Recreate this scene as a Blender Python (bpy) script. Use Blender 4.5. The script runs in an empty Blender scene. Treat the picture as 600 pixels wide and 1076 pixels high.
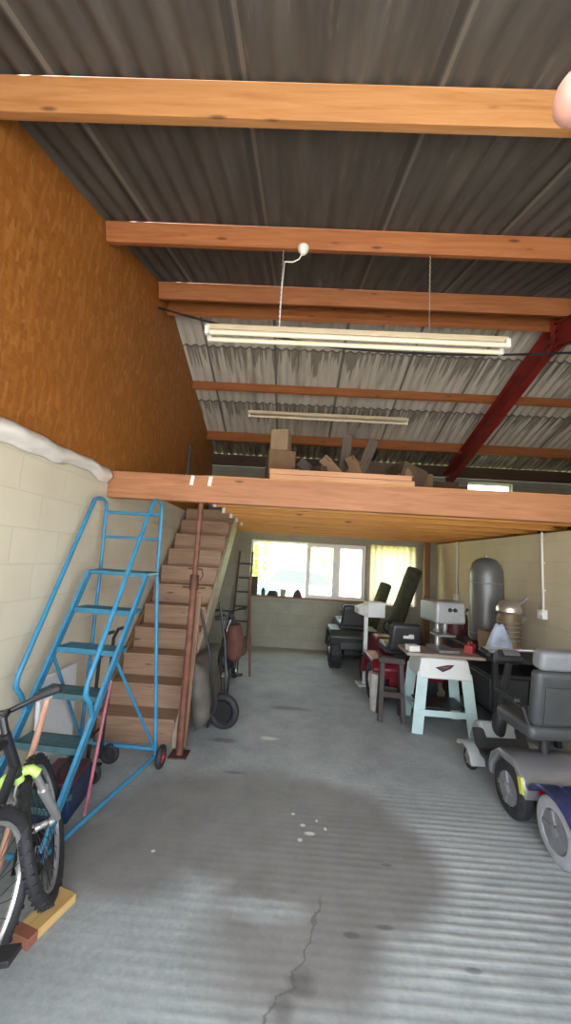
import bpy, bmesh, math, random
from mathutils import Vector, Matrix, Euler
random.seed(7)
SC = bpy.context.scene
COL = SC.collection
PI = math.pi
V = Vector

# ------------------------------------------------------------------ materials
def nt(name):
    m = bpy.data.materials.new(name); m.use_nodes = True
    t = m.node_tree; t.nodes.clear()
    o = t.nodes.new('ShaderNodeOutputMaterial'); b = t.nodes.new('ShaderNodeBsdfPrincipled')
    t.links.new(b.outputs[0], o.inputs[0])
    return m, t, b
def N(t, typ, **kw):
    n = t.nodes.new(typ)
    for k, v in kw.items():
        if k in n.inputs.keys() if hasattr(n.inputs, 'keys') else False: n.inputs[k].default_value = v
        else: setattr(n, k, v)
    return n
def L(t, a, b): t.links.new(a, b)
def math_(t, op, a, b=None, clamp=False):
    n = t.nodes.new('ShaderNodeMath'); n.operation = op; n.use_clamp = clamp
    for i, v in enumerate((a, b)):
        if v is None: continue
        if isinstance(v, (int, float)): n.inputs[i].default_value = v
        else: t.links.new(v, n.inputs[i])
    return n.outputs[0]
def mixc(t, fac, a, b, mode='MIX'):
    n = t.nodes.new('ShaderNodeMix'); n.data_type = 'RGBA'; n.blend_type = mode
    for i, v in ((0, fac), (6, a), (7, b)):
        if isinstance(v, (int, float)): n.inputs[i].default_value = v
        elif isinstance(v, tuple): n.inputs[i].default_value = (*v, 1) if len(v) == 3 else v
        else: t.links.new(v, n.inputs[i])
    return n.outputs[2]
def coord(t, scale=(1, 1, 1), loc=(0, 0, 0), rot=(0, 0, 0)):
    c = t.nodes.new('ShaderNodeTexCoord'); m = t.nodes.new('ShaderNodeMapping')
    m.inputs['Scale'].default_value = scale; m.inputs['Location'].default_value = loc; m.inputs['Rotation'].default_value = rot
    t.links.new(c.outputs['Object'], m.inputs[0]); return m.outputs[0]
def noise(t, vec, scale, detail=4, rough=.55, dist=0):
    n = t.nodes.new('ShaderNodeTexNoise'); n.inputs['Scale'].default_value = scale; n.inputs['Detail'].default_value = detail
    n.inputs['Roughness'].default_value = rough; n.inputs['Distortion'].default_value = dist
    t.links.new(vec, n.inputs['Vector']); return n.outputs['Fac']
def ramp(t, fac, stops):
    r = t.nodes.new('ShaderNodeValToRGB'); e = r.color_ramp.elements
    while len(e) < len(stops): e.new(.5)
    for i, (p, c) in enumerate(stops):
        e[i].position = p; e[i].color = (*c, 1) if isinstance(c, tuple) else (c, c, c, 1)
    t.links.new(fac, r.inputs[0]); return r.outputs[0]
def bump(t, b, h, strength=.3, dist=.01):
    n = t.nodes.new('ShaderNodeBump'); n.inputs['Strength'].default_value = strength; n.inputs['Distance'].default_value = dist
    t.links.new(h, n.inputs['Height']); t.links.new(n.outputs[0], b.inputs['Normal'])
MATS = {}
def M(name, col, rough=.55, metal=0., var=.18, scale=9., bmp=.0, spec=None):
    """plain material with a little noise in tone, cached by name"""
    if name in MATS: return MATS[name]
    m, t, b = nt(name)
    v = coord(t); n = noise(t, v, scale, 5)
    lo = tuple(c * (1 - var) for c in col); hi = tuple(min(1, c * (1 + var)) for c in col)
    L(t, ramp(t, n, [(.3, lo), (.7, hi)]), b.inputs['Base Color'])
    b.inputs['Roughness'].default_value = rough; b.inputs['Metallic'].default_value = metal
    if spec is not None: b.inputs['Specular IOR Level'].default_value = spec
    if bmp: bump(t, b, noise(t, v, scale * 4, 6), bmp, .004)
    MATS[name] = m; return m
def wood(name, c1, c2, c3, axis='x', rough=.6, knots=True, s=1.):
    if name in MATS: return MATS[name]
    m, t, b = nt(name)
    st = {'x': (.9, 14, 14), 'y': (14, .9, 14), 'z': (14, 14, .9)}[axis]
    v = coord(t, tuple(k * s for k in st)); n = noise(t, v, 2.2, 6, .6, .8)
    base = ramp(t, n, [(.25, c1), (.5, c2), (.78, c3)])
    v3 = coord(t); n3 = noise(t, v3, 1.4, 3)
    base = mixc(t, ramp(t, n3, [(.35, .0), (.75, .35)]), base, c1)
    if knots:
        kv = coord(t, {'x': (2.2, 9, 9), 'y': (9, 2.2, 9), 'z': (9, 9, 2.2)}[axis])
        vo = t.nodes.new('ShaderNodeTexVoronoi'); vo.inputs['Scale'].default_value = 1.1
        L(t, kv, vo.inputs['Vector'])
        k = ramp(t, vo.outputs['Distance'], [(.06, 1.), (.14, 0.)])
        base = mixc(t, math_(t, 'MULTIPLY', k, .8), base, tuple(c * .22 for c in c1))
    L(t, base, b.inputs['Base Color']); b.inputs['Roughness'].default_value = rough
    bump(t, b, n, .15, .003); MATS[name] = m; return m
def emission_free_glass(name, tint=(.9, .95, .93), gloss=.08, milky=0., haze=(.9, .9, .85)):
    if name in MATS: return MATS[name]
    m = bpy.data.materials.new(name); m.use_nodes = True; t = m.node_tree; t.nodes.clear()
    o = t.nodes.new('ShaderNodeOutputMaterial'); tr = t.nodes.new('ShaderNodeBsdfTransparent'); gl = t.nodes.new('ShaderNodeBsdfGlossy')
    tr.inputs[0].default_value = (*tint, 1); gl.inputs['Roughness'].default_value = .03
    mx = t.nodes.new('ShaderNodeMixShader'); mx.inputs[0].default_value = gloss
    L(t, tr.outputs[0], mx.inputs[1]); L(t, gl.outputs[0], mx.inputs[2]); out = mx.outputs[0]
    if milky:
        tl = t.nodes.new('ShaderNodeBsdfTranslucent'); tl.inputs[0].default_value = (*haze, 1)
        m2 = t.nodes.new('ShaderNodeMixShader'); m2.inputs[0].default_value = milky
        L(t, out, m2.inputs[1]); L(t, tl.outputs[0], m2.inputs[2]); out = m2.outputs[0]
    L(t, out, o.inputs[0]); MATS[name] = m; return m

def mat_floor():
    m, t, b = nt('worn_tamped_concrete')
    v = coord(t)
    sep = t.nodes.new('ShaderNodeSeparateXYZ'); L(t, v, sep.inputs[0]); X, Y = sep.outputs[0], sep.outputs[1]
    big = noise(t, v, .9, 5, .6); med = noise(t, v, 4., 6, .65); fine = noise(t, v, 38., 5, .7)
    col = ramp(t, big, [(.3, (.25, .265, .265)), (.5, (.37, .385, .38)), (.68, (.52, .53, .52))])
    col = mixc(t, .5, col, ramp(t, med, [(.3, (.25, .265, .27)), (.7, (.46, .475, .465))]))
    col = mixc(t, .25, col, ramp(t, fine, [(.35, (.2, .2, .2)), (.65, (.6, .6, .6))]), 'OVERLAY')
    # tamping ridges running across the shed
    wv = t.nodes.new('ShaderNodeTexWave'); wv.wave_type = 'BANDS'; wv.bands_direction = 'Y'
    wv.inputs['Scale'].default_value = 6.3; wv.inputs['Distortion'].default_value = .7; wv.inputs['Detail'].default_value = 3.
    wv.inputs['Detail Scale'].default_value = 1.3
    L(t, coord(t, (.35, 1, 1), rot=(0, 0, .03)), wv.inputs['Vector'])
    def ell(cx, cy, rx, ry, soft=.25, wob=.55, ns=2.2, rot=0.):
        dx = math_(t, 'SUBTRACT', X, cx); dy = math_(t, 'SUBTRACT', Y, cy)
        if rot:
            c, s = math.cos(rot), math.sin(rot)
            ax = math_(t, 'ADD', math_(t, 'MULTIPLY', dx, c), math_(t, 'MULTIPLY', dy, s))
            ay = math_(t, 'SUBTRACT', math_(t, 'MULTIPLY', dy, c), math_(t, 'MULTIPLY', dx, s)); dx, dy = ax, ay
        dx = math_(t, 'DIVIDE', dx, rx); dy = math_(t, 'DIVIDE', dy, ry)
        d = math_(t, 'SQRT', math_(t, 'ADD', math_(t, 'MULTIPLY', dx, dx), math_(t, 'MULTIPLY', dy, dy)))
        w = math_(t, 'MULTIPLY', math_(t, 'SUBTRACT', noise(t, v, ns, 4), .5), wob)
        d = math_(t, 'ADD', d, w)
        return math_(t, 'DIVIDE', math_(t, 'SUBTRACT', 1 + soft / 2, d), soft, True)
    def smax(*a):
        r = a[0]
        for q in a[1:]: r = math_(t, 'MAXIMUM', r, q)
        return r
    wet = smax(ell(-.22, 2.66, .98, .50, .3, .85, 1.3), ell(.45, 2.38, .50, .46, .3, .7, 1.7), ell(.10, 2.02, .40, .46, .45, .9, 1.9), ell(-.85, 2.3, .45, .28, .5, .8))
    dry = ell(-.05, 2.02, .2, .06, .9, 1.3, 5.)
    wet = math_(t, 'MULTIPLY', wet, math_(t, 'SUBTRACT', 1., math_(t, 'MULTIPLY', dry, .8)))
    ridge = math_(t, 'MULTIPLY', ramp(t, wv.outputs['Fac'], [(.45, 0.), (.85, 1.)]), ramp(t, noise(t, coord(t, (2.2, 16, 1)), 1.5, 4), [(.38, .1), (.62, 1.)]))
    # ridges are worn flat in the deep part and on the old patch
    area = math_(t, 'MULTIPLY', math_(t, 'DIVIDE', math_(t, 'SUBTRACT', 3.3, Y), .9, True), math_(t, 'ADD', .12, math_(t, 'MULTIPLY', math_(t, 'MULTIPLY', ramp(t, noise(t, v, 1.1, 3), [(.35, .25), (.6, 1.)]), math_(t, 'DIVIDE', math_(t, 'ADD', X, .75), 1.2, True)), .88)))
    area = math_(t, 'MULTIPLY', area, math_(t, 'SUBTRACT', 1., math_(t, 'MULTIPLY', wet, .6)))
    col = mixc(t, math_(t, 'MULTIPLY', math_(t, 'MULTIPLY', ridge, area), .62), col, (.66, .66, .63))
    stain = mixc(t, .35, (.19, .165, .148), ramp(t, med, [(.3, (.12, .11, .10)), (.7, (.27, .25, .235))]))
    col = mixc(t, math_(t, 'MULTIPLY', wet, .76), col, stain)
    dark = smax(ell(.13, 1.72, .05, .05, .9, .7, 12.), ell(.36, 1.93, .035, .016, .6, .6, 14.), ell(.06, 1.63, .04, .05, .9, .9, 12.),
                ell(-.52, 3.65, .1, .04, .8, .8, 8.), ell(.52, 1.98, .04, .014, .6), ell(.62, 2.35, .03, .012, .6), ell(.85, 1.82, .035, .014, .5, .6, 14.), ell(-.35, 3.15, .07, .02, .8, .8, 8.), ell(0.05, 4.5, .2, .05, .9, .9, 5.))
    col = mixc(t, math_(t, 'MULTIPLY', dark, .5), col, (.06, .055, .05))
    col = mixc(t, 1., col, (.955, .995, 1.0), 'MULTIPLY')
    # hairline crack
    cx = math_(t, 'ADD', math_(t, 'MULTIPLY', math_(t, 'SUBTRACT', Y, 1.5), .42), math_(t, 'MULTIPLY', math_(t, 'SUBTRACT', noise(t, v, 3.5, 5), .5), .34))
    cd = math_(t, 'ABSOLUTE', math_(t, 'SUBTRACT', X, cx))
    crack = math_(t, 'MULTIPLY', math_(t, 'DIVIDE', math_(t, 'SUBTRACT', .009, cd), .006, True), math_(t, 'DIVIDE', math_(t, 'SUBTRACT', 2.15, Y), .1, True))
    col = mixc(t, math_(t, 'MULTIPLY', crack, .6), col, (.09, .085, .08))
    # white flecks of paint
    fl = smax(ell(.16, 2.62, .016, .014, .6, .9, 18.), ell(.2, 2.55, .03, .016, .6, .9, 16.), ell(.25, 2.67, .008, .014, .4), ell(.1, 2.72, .012, .012, .4), ell(.3, 2.6, .01, .016, .4), ell(.14, 2.49, .014, .014, .4),
              ell(-.12, 3.75, .07, .03, .8, 1.4, 9.), ell(-.68, 2.32, .012, .01, .4))
    col = mixc(t, math_(t, 'MULTIPLY', fl, .8), col, (.72, .71, .68))
    L(t, col, b.inputs['Base Color'])
    L(t, math_(t, 'SUBTRACT', .72, math_(t, 'MULTIPLY', wet, .12)), b.inputs['Roughness'])
    b.inputs['Specular IOR Level'].default_value = .35
    h = math_(t, 'ADD', math_(t, 'MULTIPLY', math_(t, 'MULTIPLY', wv.outputs['Fac'], area), .8), math_(t, 'MULTIPLY', fine, .25))
    bump(t, b, h, .35, .010)
    return m
def mat_block(name, plane, c1, c2, mortar, w=.45, h=.225, off=0., dirt=(.3, .27, .2), dirt_amt=.5):
    m, t, b = nt(name)
    c = t.nodes.new('ShaderNodeTexCoord'); s = t.nodes.new('ShaderNodeSeparateXYZ'); k = t.nodes.new('ShaderNodeCombineXYZ')
    L(t, c.outputs['Object'], s.inputs[0])
    L(t, s.outputs[0 if plane == 'xz' else 1], k.inputs[0]); L(t, math_(t, 'ADD', s.outputs[2], off), k.inputs[1])
    br = t.nodes.new('ShaderNodeTexBrick'); L(t, k.outputs[0], br.inputs['Vector'])
    br.inputs['Scale'].default_value = 1; br.inputs['Brick Width'].default_value = w; br.inputs['Row Height'].default_value = h
    br.inputs['Mortar Size'].default_value = .007; br.inputs['Mortar Smooth'].default_value = .6
    br.inputs['Color1'].default_value = (*c1, 1); br.inputs['Color2'].default_value = (*c2, 1); br.inputs['Mortar'].default_value = (*mortar, 1)
    n = noise(t, c.outputs['Object'], 2.3, 5, .6); f = noise(t, c.outputs['Object'], 60, 4)
    col = mixc(t, math_(t, 'MULTIPLY', ramp(t, n, [(.42, 0.), (.75, 1.)]), dirt_amt), br.outputs['Color'], dirt)
    L(t, col, b.inputs['Base Color']); b.inputs['Roughness'].default_value = .85
    h_ = math_(t, 'ADD', math_(t, 'MULTIPLY', br.outputs['Fac'], -1.), math_(t, 'MULTIPLY', f, .5))
    bump(t, b, h_, .25, .006); return m
def mat_osb():
    m, t, b = nt('oriented_strand_board')
    cols = []
    v = coord(t, (1, 7, 26)); n1 = noise(t, v, 1.6, 4, .6, 1.2)
    v2 = coord(t, (1, 24, 7)); vo = t.nodes.new('ShaderNodeTexVoronoi'); vo.inputs['Scale'].default_value = 1.5; L(t, v2, vo.inputs['Vector'])
    sep = t.nodes.new('ShaderNodeSeparateColor'); L(t, vo.outputs['Color'], sep.inputs[0])
    col = ramp(t, n1, [(.25, (.27, .088, .013)), (.5, (.36, .127, .019)), (.75, (.46, .18, .034))])
    col = mixc(t, .38, col, ramp(t, sep.outputs[0], [(.0, (.24, .075, .011)), (.6, (.38, .14, .021)), (1., (.60, .29, .085))]))
    big = noise(t, coord(t), .8, 4)
    col = mixc(t, ramp(t, big, [(.4, .0), (.72, .4)]), col, (.33, .10, .013))
    L(t, col, b.inputs['Base Color']); b.inputs['Roughness'].default_value = .6
    bump(t, b, n1, .2, .004); return m
def mat_roof():
    m, t, b = nt('weathered_corrugated_sheet')
    c = t.nodes.new('ShaderNodeTexCoord'); s = t.nodes.new('ShaderNodeSeparateXYZ'); L(t, c.outputs['Object'], s.inputs[0])
    X, Y = s.outputs[0], s.outputs[1]
    n = noise(t, coord(t, (6, .7, 1)), 1.6, 5, .6); n2 = noise(t, coord(t), 1.1, 4)
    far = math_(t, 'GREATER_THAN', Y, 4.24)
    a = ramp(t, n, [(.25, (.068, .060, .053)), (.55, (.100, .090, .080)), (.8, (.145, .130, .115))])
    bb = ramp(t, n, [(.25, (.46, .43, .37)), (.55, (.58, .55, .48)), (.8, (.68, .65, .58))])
    col = mixc(t, far, a, bb)  # door light painted in: near slope dark as if shaded, back slope pale
    # pale scuffs along the near sheets
    sc = ramp(t, noise(t, coord(t, (14, 1.4, 1)), 1., 5, .7), [(.6, 0.), (.72, .5)])
    col = mixc(t, math_(t, 'MULTIPLY', sc, math_(t, 'SUBTRACT', 1., far)), col, (.24, .225, .205))
    # side lap of each sheet: a thin dirty line
    fx = math_(t, 'FRACT', math_(t, 'DIVIDE', math_(t, 'ADD', X, 20.37), .95))
    lap = math_(t, 'MULTIPLY', math_(t, 'LESS_THAN', fx, .04), .7)
    col = mixc(t, lap, col, (.05, .047, .042))
    pale = math_(t, 'MULTIPLY', math_(t, 'MULTIPLY', math_(t, 'GREATER_THAN', fx, .05), math_(t, 'LESS_THAN', fx, .075)), .22)
    col = mixc(t, pale, col, (.42, .38, .31))
    # tarry drips running down from end laps and broad rusty stains on the back slope
    u = math_(t, 'DIVIDE', math_(t, 'SUBTRACT', Y, 4.24), 1.03)
    fy = math_(t, 'FRACT', math_(t, 'ADD', u, .31))
    drip = noise(t, coord(t, (15, .25, 1)), 1.7, 4, .6)
    dd = math_(t, 'SUBTRACT', math_(t, 'MULTIPLY', math_(t, 'SUBTRACT', drip, .40), 2.0), fy)
    dm = math_(t, 'MULTIPLY', math_(t, 'DIVIDE', dd, .06, True), far)
    col = mixc(t, math_(t, 'MULTIPLY', dm, .72), col, (.15, .13, .10))
    ln = math_(t, 'MULTIPLY', math_(t, 'LESS_THAN', fy, .03), far)
    col = mixc(t, math_(t, 'MULTIPLY', ln, .6), col, (.09, .08, .065))
    brn = math_(t, 'MULTIPLY', ramp(t, noise(t, coord(t, (4, .5, 1)), 1.3, 5), [(.56, 0.), (.72, .6)]), far)
    col = mixc(t, brn, col, (.22, .185, .14))
    L(t, col, b.inputs['Base Color']); b.inputs['Roughness'].default_value = .75; b.inputs['Specular IOR Level'].default_value = .25
    return m

# ------------------------------------------------------------------ mesh builder
class MB:
    def __init__(s): s.bm = bmesh.new()
    def box(s, c, size, rot=None, taper=None):
        R = Euler(rot).to_matrix() if isinstance(rot, tuple) else (rot or Matrix.Identity(3))
        vs = []
        for sz in (-1, 1):
            for sx, sy in ((-1, -1), (1, -1), (1, 1), (-1, 1)):
                k = taper if (taper and sz > 0) else (1, 1)
                vs.append(s.bm.verts.new(V(c) + R @ V((sx * size[0] / 2 * k[0], sy * size[1] / 2 * k[1], sz * size[2] / 2))))
        for f in ((3, 2, 1, 0), (4, 5, 6, 7), (0, 1, 5, 4), (1, 2, 6, 5), (2, 3, 7, 6), (3, 0, 4, 7)):
            s.bm.faces.new([vs[i] for i in f])
        return s
    def bar(s, p0, p1, w, h, up=(0, 0, 1)):
        """rectangular bar from p0 to p1, w across, h along up"""
        p0, p1 = V(p0), V(p1); d = (p1 - p0); ln = d.length; d.normalize()
        x = d.cross(V(up)).normalized(); z = x.cross(d)
        R = Matrix((x, d, z)).transposed()
        return s.box((p0 + p1) / 2, (w, ln, h), R)
    def ring(s, c, x, y, r, seg, ry=None):
        return [s.bm.verts.new(c + x * (r * math.cos(2 * PI * i / seg)) + y * ((ry or r) * math.sin(2 * PI * i / seg))) for i in range(seg)]
    def skin(s, rings, closed=False, caps=True):
        n = len(rings)
        for a in range(n if closed else n - 1):
            r0, r1 = rings[a], rings[(a + 1) % n]; k = len(r0)
            for i in range(k): s.bm.faces.new((r0[i], r0[(i + 1) % k], r1[(i + 1) % k], r1[i]))
        if caps and not closed:
            s.bm.faces.new(list(reversed(rings[0]))); s.bm.faces.new(rings[-1])
        return s
    def tube(s, pts, r, seg=10, closed=False, caps=True):
        pts = [V(p) for p in pts]; n = len(pts); rr = r if isinstance(r, (list, tuple)) else [r] * n
        rings = []; x = None
        for i, p in enumerate(pts):
            a = pts[i - 1] if (i or closed) else p; b = pts[(i + 1) % n] if (i < n - 1 or closed) else p
            d = ((p - a).normalized() + (b - p).normalized())
            d = d.normalized() if d.length > 1e-6 else (b - a).normalized()
            if x is None: x = d.orthogonal().normalized()
            else: x = (x - d * x.dot(d)); x = x.normalized() if x.length > 1e-6 else d.orthogonal().normalized()
            rings.append(s.ring(p, x, d.cross(x), rr[i], seg))
        return s.skin(rings, closed, caps)
    def cyl(s, p0, p1, r0, r1=None, seg=18): return s.tube([p0, p1], [r0, r0 if r1 is None else r1], seg)
    def lathe(s, prof, c=(0, 0, 0), axis=(0, 0, 1), seg=24, closed=False):
        a = V(axis).normalized(); x = a.orthogonal().normalized(); y = a.cross(x)
        return s.skin([s.ring(V(c) + a * h, x, y, max(r, 1e-4), seg) for r, h in prof], closed, not closed)
    def torus(s, c, axis, R, r, seg=32, ms=8, rz=None):
        a = V(axis).normalized(); x = a.orthogonal().normalized(); y = a.cross(x); rings = []
        for i in range(seg):
            q = 2 * PI * i / seg; o = x * math.cos(q) + y * math.sin(q)
            rings.append([s.bm.verts.new(V(c) + o * (R + r * math.cos(2 * PI * j / ms)) + a * ((rz or r) * math.sin(2 * PI * j / ms))) for j in range(ms)])
        return s.skin(rings, True)
    def prism(s, pts, ext):
        ext = V(ext); a = [s.bm.verts.new(V(p)) for p in pts]; b = [s.bm.verts.new(V(p) + ext) for p in pts]; k = len(a)
        s.bm.faces.new(list(reversed(a))); s.bm.faces.new(b)
        for i in range(k): s.bm.faces.new((a[i], a[(i + 1) % k], b[(i + 1) % k], b[i]))
        return s
    def sph(s, c, r, seg=16, rings=10, rot=None):
        r = (r, r, r) if isinstance(r, (int, float)) else r
        R = Euler(rot).to_matrix() if rot else Matrix.Identity(3); rg = []
        for j in range(rings + 1):
            th = PI * j / rings; q = max(math.sin(th), .002)
            rg.append([s.bm.verts.new(V(c) + R @ V((r[0] * q * math.cos(2 * PI * i / seg), r[1] * q * math.sin(2 * PI * i / seg), -r[2] * math.cos(th)))) for i in range(seg)])
        return s.skin(rg)
    def grid(s, f, nu, nv):
        g = [[s.bm.verts.new(V(f(i / nu, j / nv))) for j in range(nv + 1)] for i in range(nu + 1)]
        for i in range(nu):
            for j in range(nv): s.bm.faces.new((g[i][j], g[i + 1][j], g[i + 1][j + 1], g[i][j + 1]))
        return s
    def build(s, name, mat, parent=None, bevel=0., seg=2, solid=0., subd=0, ang=38):
        bmesh.ops.recalc_face_normals(s.bm, faces=s.bm.faces[:])
        for f in s.bm.faces: f.smooth = True
        for e in s.bm.edges:
            if len(e.link_faces) == 2 and e.calc_face_angle(0) > math.radians(ang): e.smooth = False
        me = bpy.data.meshes.new(name); s.bm.to_mesh(me); s.bm.free()
        o = bpy.data.objects.new(name, me); COL.objects.link(o); me.materials.append(mat)
        if parent: o.parent = parent
        if solid:
            d = o.modifiers.new('solid', 'SOLIDIFY'); d.thickness = solid; d.offset = 0
        if bevel:
            d = o.modifiers.new('bevel', 'BEVEL'); d.width = bevel; d.segments = seg; d.limit_method = 'ANGLE'; d.angle_limit = math.radians(40)
            d.harden_normals = False
        if subd:
            d = o.modifiers.new('sub', 'SUBSURF'); d.levels = subd; d.render_levels = subd
        return o
def tag(o, label=None, cat=None, group=None, kind=None):
    if label: o['label'] = label
    if cat: o['category'] = cat
    if group: o['group'] = group
    if kind: o['kind'] = kind
    return o
def thing(name, label, cat, loc=(0, 0, 0), rot=(0, 0, 0), group=None):
    o = bpy.data.objects.new(name, None); COL.objects.link(o); o.location = loc; o.rotation_euler = rot; o.empty_display_size = .05
    return tag(o, label, cat, group)
def struct(mb, name, mat, label=None, **k):
    return tag(mb.build(name, mat, **k), label, None, None, 'structure')
def kids(o): return [c for c in COL.objects if c.parent == o]
def copy_tree(o, parent=None):
    c = o.copy(); COL.objects.link(c)
    if parent: c.parent = parent
    for ch in kids(o): copy_tree(ch, c)
    return c

# ------------------------------------------------------------------ dimensions
XL, XR, YB, YF = -1.68, 2.75, 7.4, -.45     # wall faces
XE = 6.5                                     # end of the open bay on the right
RY, RZ = 4.24, 4.79                          # ridge
SN, SF = .315, .35                           # roof slopes
def roof_z(y): return RZ - SN * (RY - y) if y < RY else RZ - SF * (y - RY)

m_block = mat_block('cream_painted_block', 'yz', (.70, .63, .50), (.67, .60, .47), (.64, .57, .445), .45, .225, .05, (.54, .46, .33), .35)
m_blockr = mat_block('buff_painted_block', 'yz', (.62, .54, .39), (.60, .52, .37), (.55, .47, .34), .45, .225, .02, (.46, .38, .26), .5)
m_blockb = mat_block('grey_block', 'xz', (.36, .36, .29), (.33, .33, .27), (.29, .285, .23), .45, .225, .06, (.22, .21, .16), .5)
m_osb = mat_osb(); m_roof = mat_roof(); m_floor = mat_floor()
m_pine = wood('sawn_pine', (.36, .145, .043), (.47, .215, .074), (.56, .285, .115))
m_pined = wood('aged_pine', (.29, .090, .026), (.40, .138, .042), (.50, .20, .068))
m_beam = wood('mezzanine_timber', (.27, .105, .042), (.39, .165, .072), (.48, .225, .105))
m_deckw = wood('orange_joist_timber', (.42, .17, .03), (.56, .25, .05), (.66, .33, .09))
m_white = M('white_paint', (.78, .77, .72), .5, 0, .06)

# ------------------------------------------------------------------ setting
f = MB(); f.box(((XL + XE) / 2, 3.5, -.1), (XE - XL + .4, 8.3, .2)); struct(f, 'floor', m_floor)
# left: blockwork below, OSB lining above
f = MB(); f.box((XL - .1, (YF + YB) / 2, 1.15), (.2, YB - YF + .3, 2.3)); struct(f, 'wall_left', m_block)
pts = [(XL - .012, YF, 2.3), (XL - .012, YB, 2.3), (XL - .012, YB, roof_z(YB) + .03), (XL - .012, RY, RZ + .03), (XL - .012, YF, roof_z(YF) + .03)]
f = MB(); f.prism(pts, (-.15, 0, 0)); struct(f, 'wall_left_lining', m_osb, 'orange strand board lining above the blockwork')
# right: block wall up to the loft, open bay beyond
f = MB(); f.box((XR + .1, (YF + YB) / 2, 1.05), (.2, YB - YF, 2.1)); struct(f, 'wall_right', m_blockr)
f = MB(); f.prism([(XE, YF, 0), (XE, YB, 0), (XE, YB, roof_z(YB) - .03), (XE, RY, RZ - .03), (XE, YF, roof_z(YF) - .03)], (.2, 0, 0)); struct(f, 'wall_bay', m_blockr)
# back wall with openings
WX0, WX1, WZ0, WZ1 = -.80, 1.43, .92, 2.0
CX0, CX1 = 1.50, 2.36
HX0, HX1, HZ0, HZ1 = 3.36, 4.22, 3.02, 3.36
ZT = roof_z(YB) - .0194
def wallbox(mb, x0, x1, z0, z1): mb.box(((x0 + x1) / 2, YB + .1, (z0 + z1) / 2), (x1 - x0, .2, z1 - z0))
f = MB()
for a in ((XL - .2, XE + .2, 0, WZ0), (XL - .2, WX0, WZ0, WZ1), (WX1, CX0, WZ0, WZ1), (CX1, XE + .2, WZ0, WZ1), (XL - .2, XE + .2, WZ1, HZ0),
          (XL - .2, HX0, HZ0, HZ1), (HX1, XE + .2, HZ0, HZ1), (XL - .2, XE + .2, HZ1, ZT - .24)): wallbox(f, *a)
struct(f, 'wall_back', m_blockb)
f = MB(); f.box(((XL + XE) / 2 - .06, YB + .026, ZT - .115), (XE - XL + .12, .05, .23)); struct(f, 'trim_1', wood('dark_plate', (.06, .035, .02), (.09, .05, .03), (.12, .07, .04)), 'dark timber wall plate under the eaves')
# front wall with the wide doorway the photo is taken from
f = MB()
f.box(((XL + XE) / 2, YF - .1, (3.02 + roof_z(YF)) / 2), (XE - XL + .4, .2, roof_z(YF) - 3.02))
f.box(((XR + XE) / 2, YF - .1, 1.51), (XE - XR + .1, .2, 3.02))
f.box((XL - .05, YF - .1, 1.51), (.3, .2, 3.02))
struct(f, 'wall_front', m_block)
# corrugated roof, both slopes
f = MB(); per = .127; nx = int((XE + .2 - XL + .3) / per * 8)
def roofpt(y):
    def g(u, v): pass
ys = [YF - .5] + [YF + (RY - YF) * i / 6 for i in range(1, 7)] + [RY + (YB + .06 - RY) * i / 6 for i in range(1, 7)]
rows = []
for y in ys:
    rows.append([f.bm.verts.new((XL - .25 + per * i / 8, y, roof_z(y) + .014 * math.sin(2 * PI * i / 8))) for i in range(nx + 1)])
for a in range(len(rows) - 1):
    for i in range(nx): f.bm.faces.new((rows[a][i], rows[a][i + 1], rows[a + 1][i + 1], rows[a + 1][i]))
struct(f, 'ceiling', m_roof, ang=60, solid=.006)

# adjoining unit's deck is part of the loft; see mezzanine
# ---- windows
m_upvc = M('white_window_plastic', (.80, .80, .78), .35, 0, .04); m_glass = emission_free_glass('clear_glass')
m_milk = emission_free_glass('obscured_glass', (.9, .9, .85), .05, .65)
m_brownframe = wood('stained_frame', (.16, .08, .03), (.22, .11, .045), (.28, .15, .06), 'z')
def frame_rect(mb, x0, x1, z0, z1, w, y, d):
    mb.box(((x0 + x1) / 2, y, z0 + w / 2), (x1 - x0, d, w)); mb.box(((x0 + x1) / 2, y, z1 - w / 2), (x1 - x0, d, w))
    mb.box((x0 + w / 2, y, (z0 + z1) / 2), (w, d, z1 - z0 - 2 * w)); mb.box((x1 - w / 2, y, (z0 + z1) / 2), (w, d, z1 - z0 - 2 * w))
f = MB(); frame_rect(f, WX0, WX1, WZ0, WZ1, .035, YB + .12, .06)
w1 = struct(f, 'window_1', m_upvc, 'wide back window, two-light white casement right of a large single light', bevel=.004)
f = MB(); frame_rect(f, .28, WX1 - .01, WZ0 + .01, WZ1 - .01, .075, YB + .075, .07); f.box((.28 + (WX1 - .29) / 2 + .01, YB + .075, (WZ0 + WZ1) / 2), (.14, .07, WZ1 - WZ0 - .16))
f.build('casement_frame', m_upvc, w1, .006)
f = MB(); f.box((.90, YB + .035, 1.42), (.02, .02, .12)); f.box((.90, YB + .025, 1.38), (.014, .03, .014)); f.build('window_handle', m_upvc, w1)
f = MB(); f.box(((WX0 + .3) / 2, YB + .12, 1.46), (.3 - WX0, .006, 1.06)); f.build('glass_pane', m_glass, w1)
f = MB(); f.box((.575, YB + .08, 1.46), (.46, .006, .95)); f.build('glass_pane', m_glass, w1)
f = MB(); f.box((1.14, YB + .08, 1.46), (.45, .006, .95)); tag(f.build('glass_pane', m_milk, w1), 'milky obscured right-hand pane')
f = MB(); f.box(((WX0 + WX1) / 2, YB + .03, WZ0 + .012), (WX1 - WX0, .16, .025)); f.build('window_sill', m_brownframe, w1, .004)
f = MB(); frame_rect(f, CX0, CX1, WZ0, WZ1, .045, YB + .1, .06); w2 = struct(f, 'window_2', m_brownframe, 'curtained window in the back right corner', bevel=.004)
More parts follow.
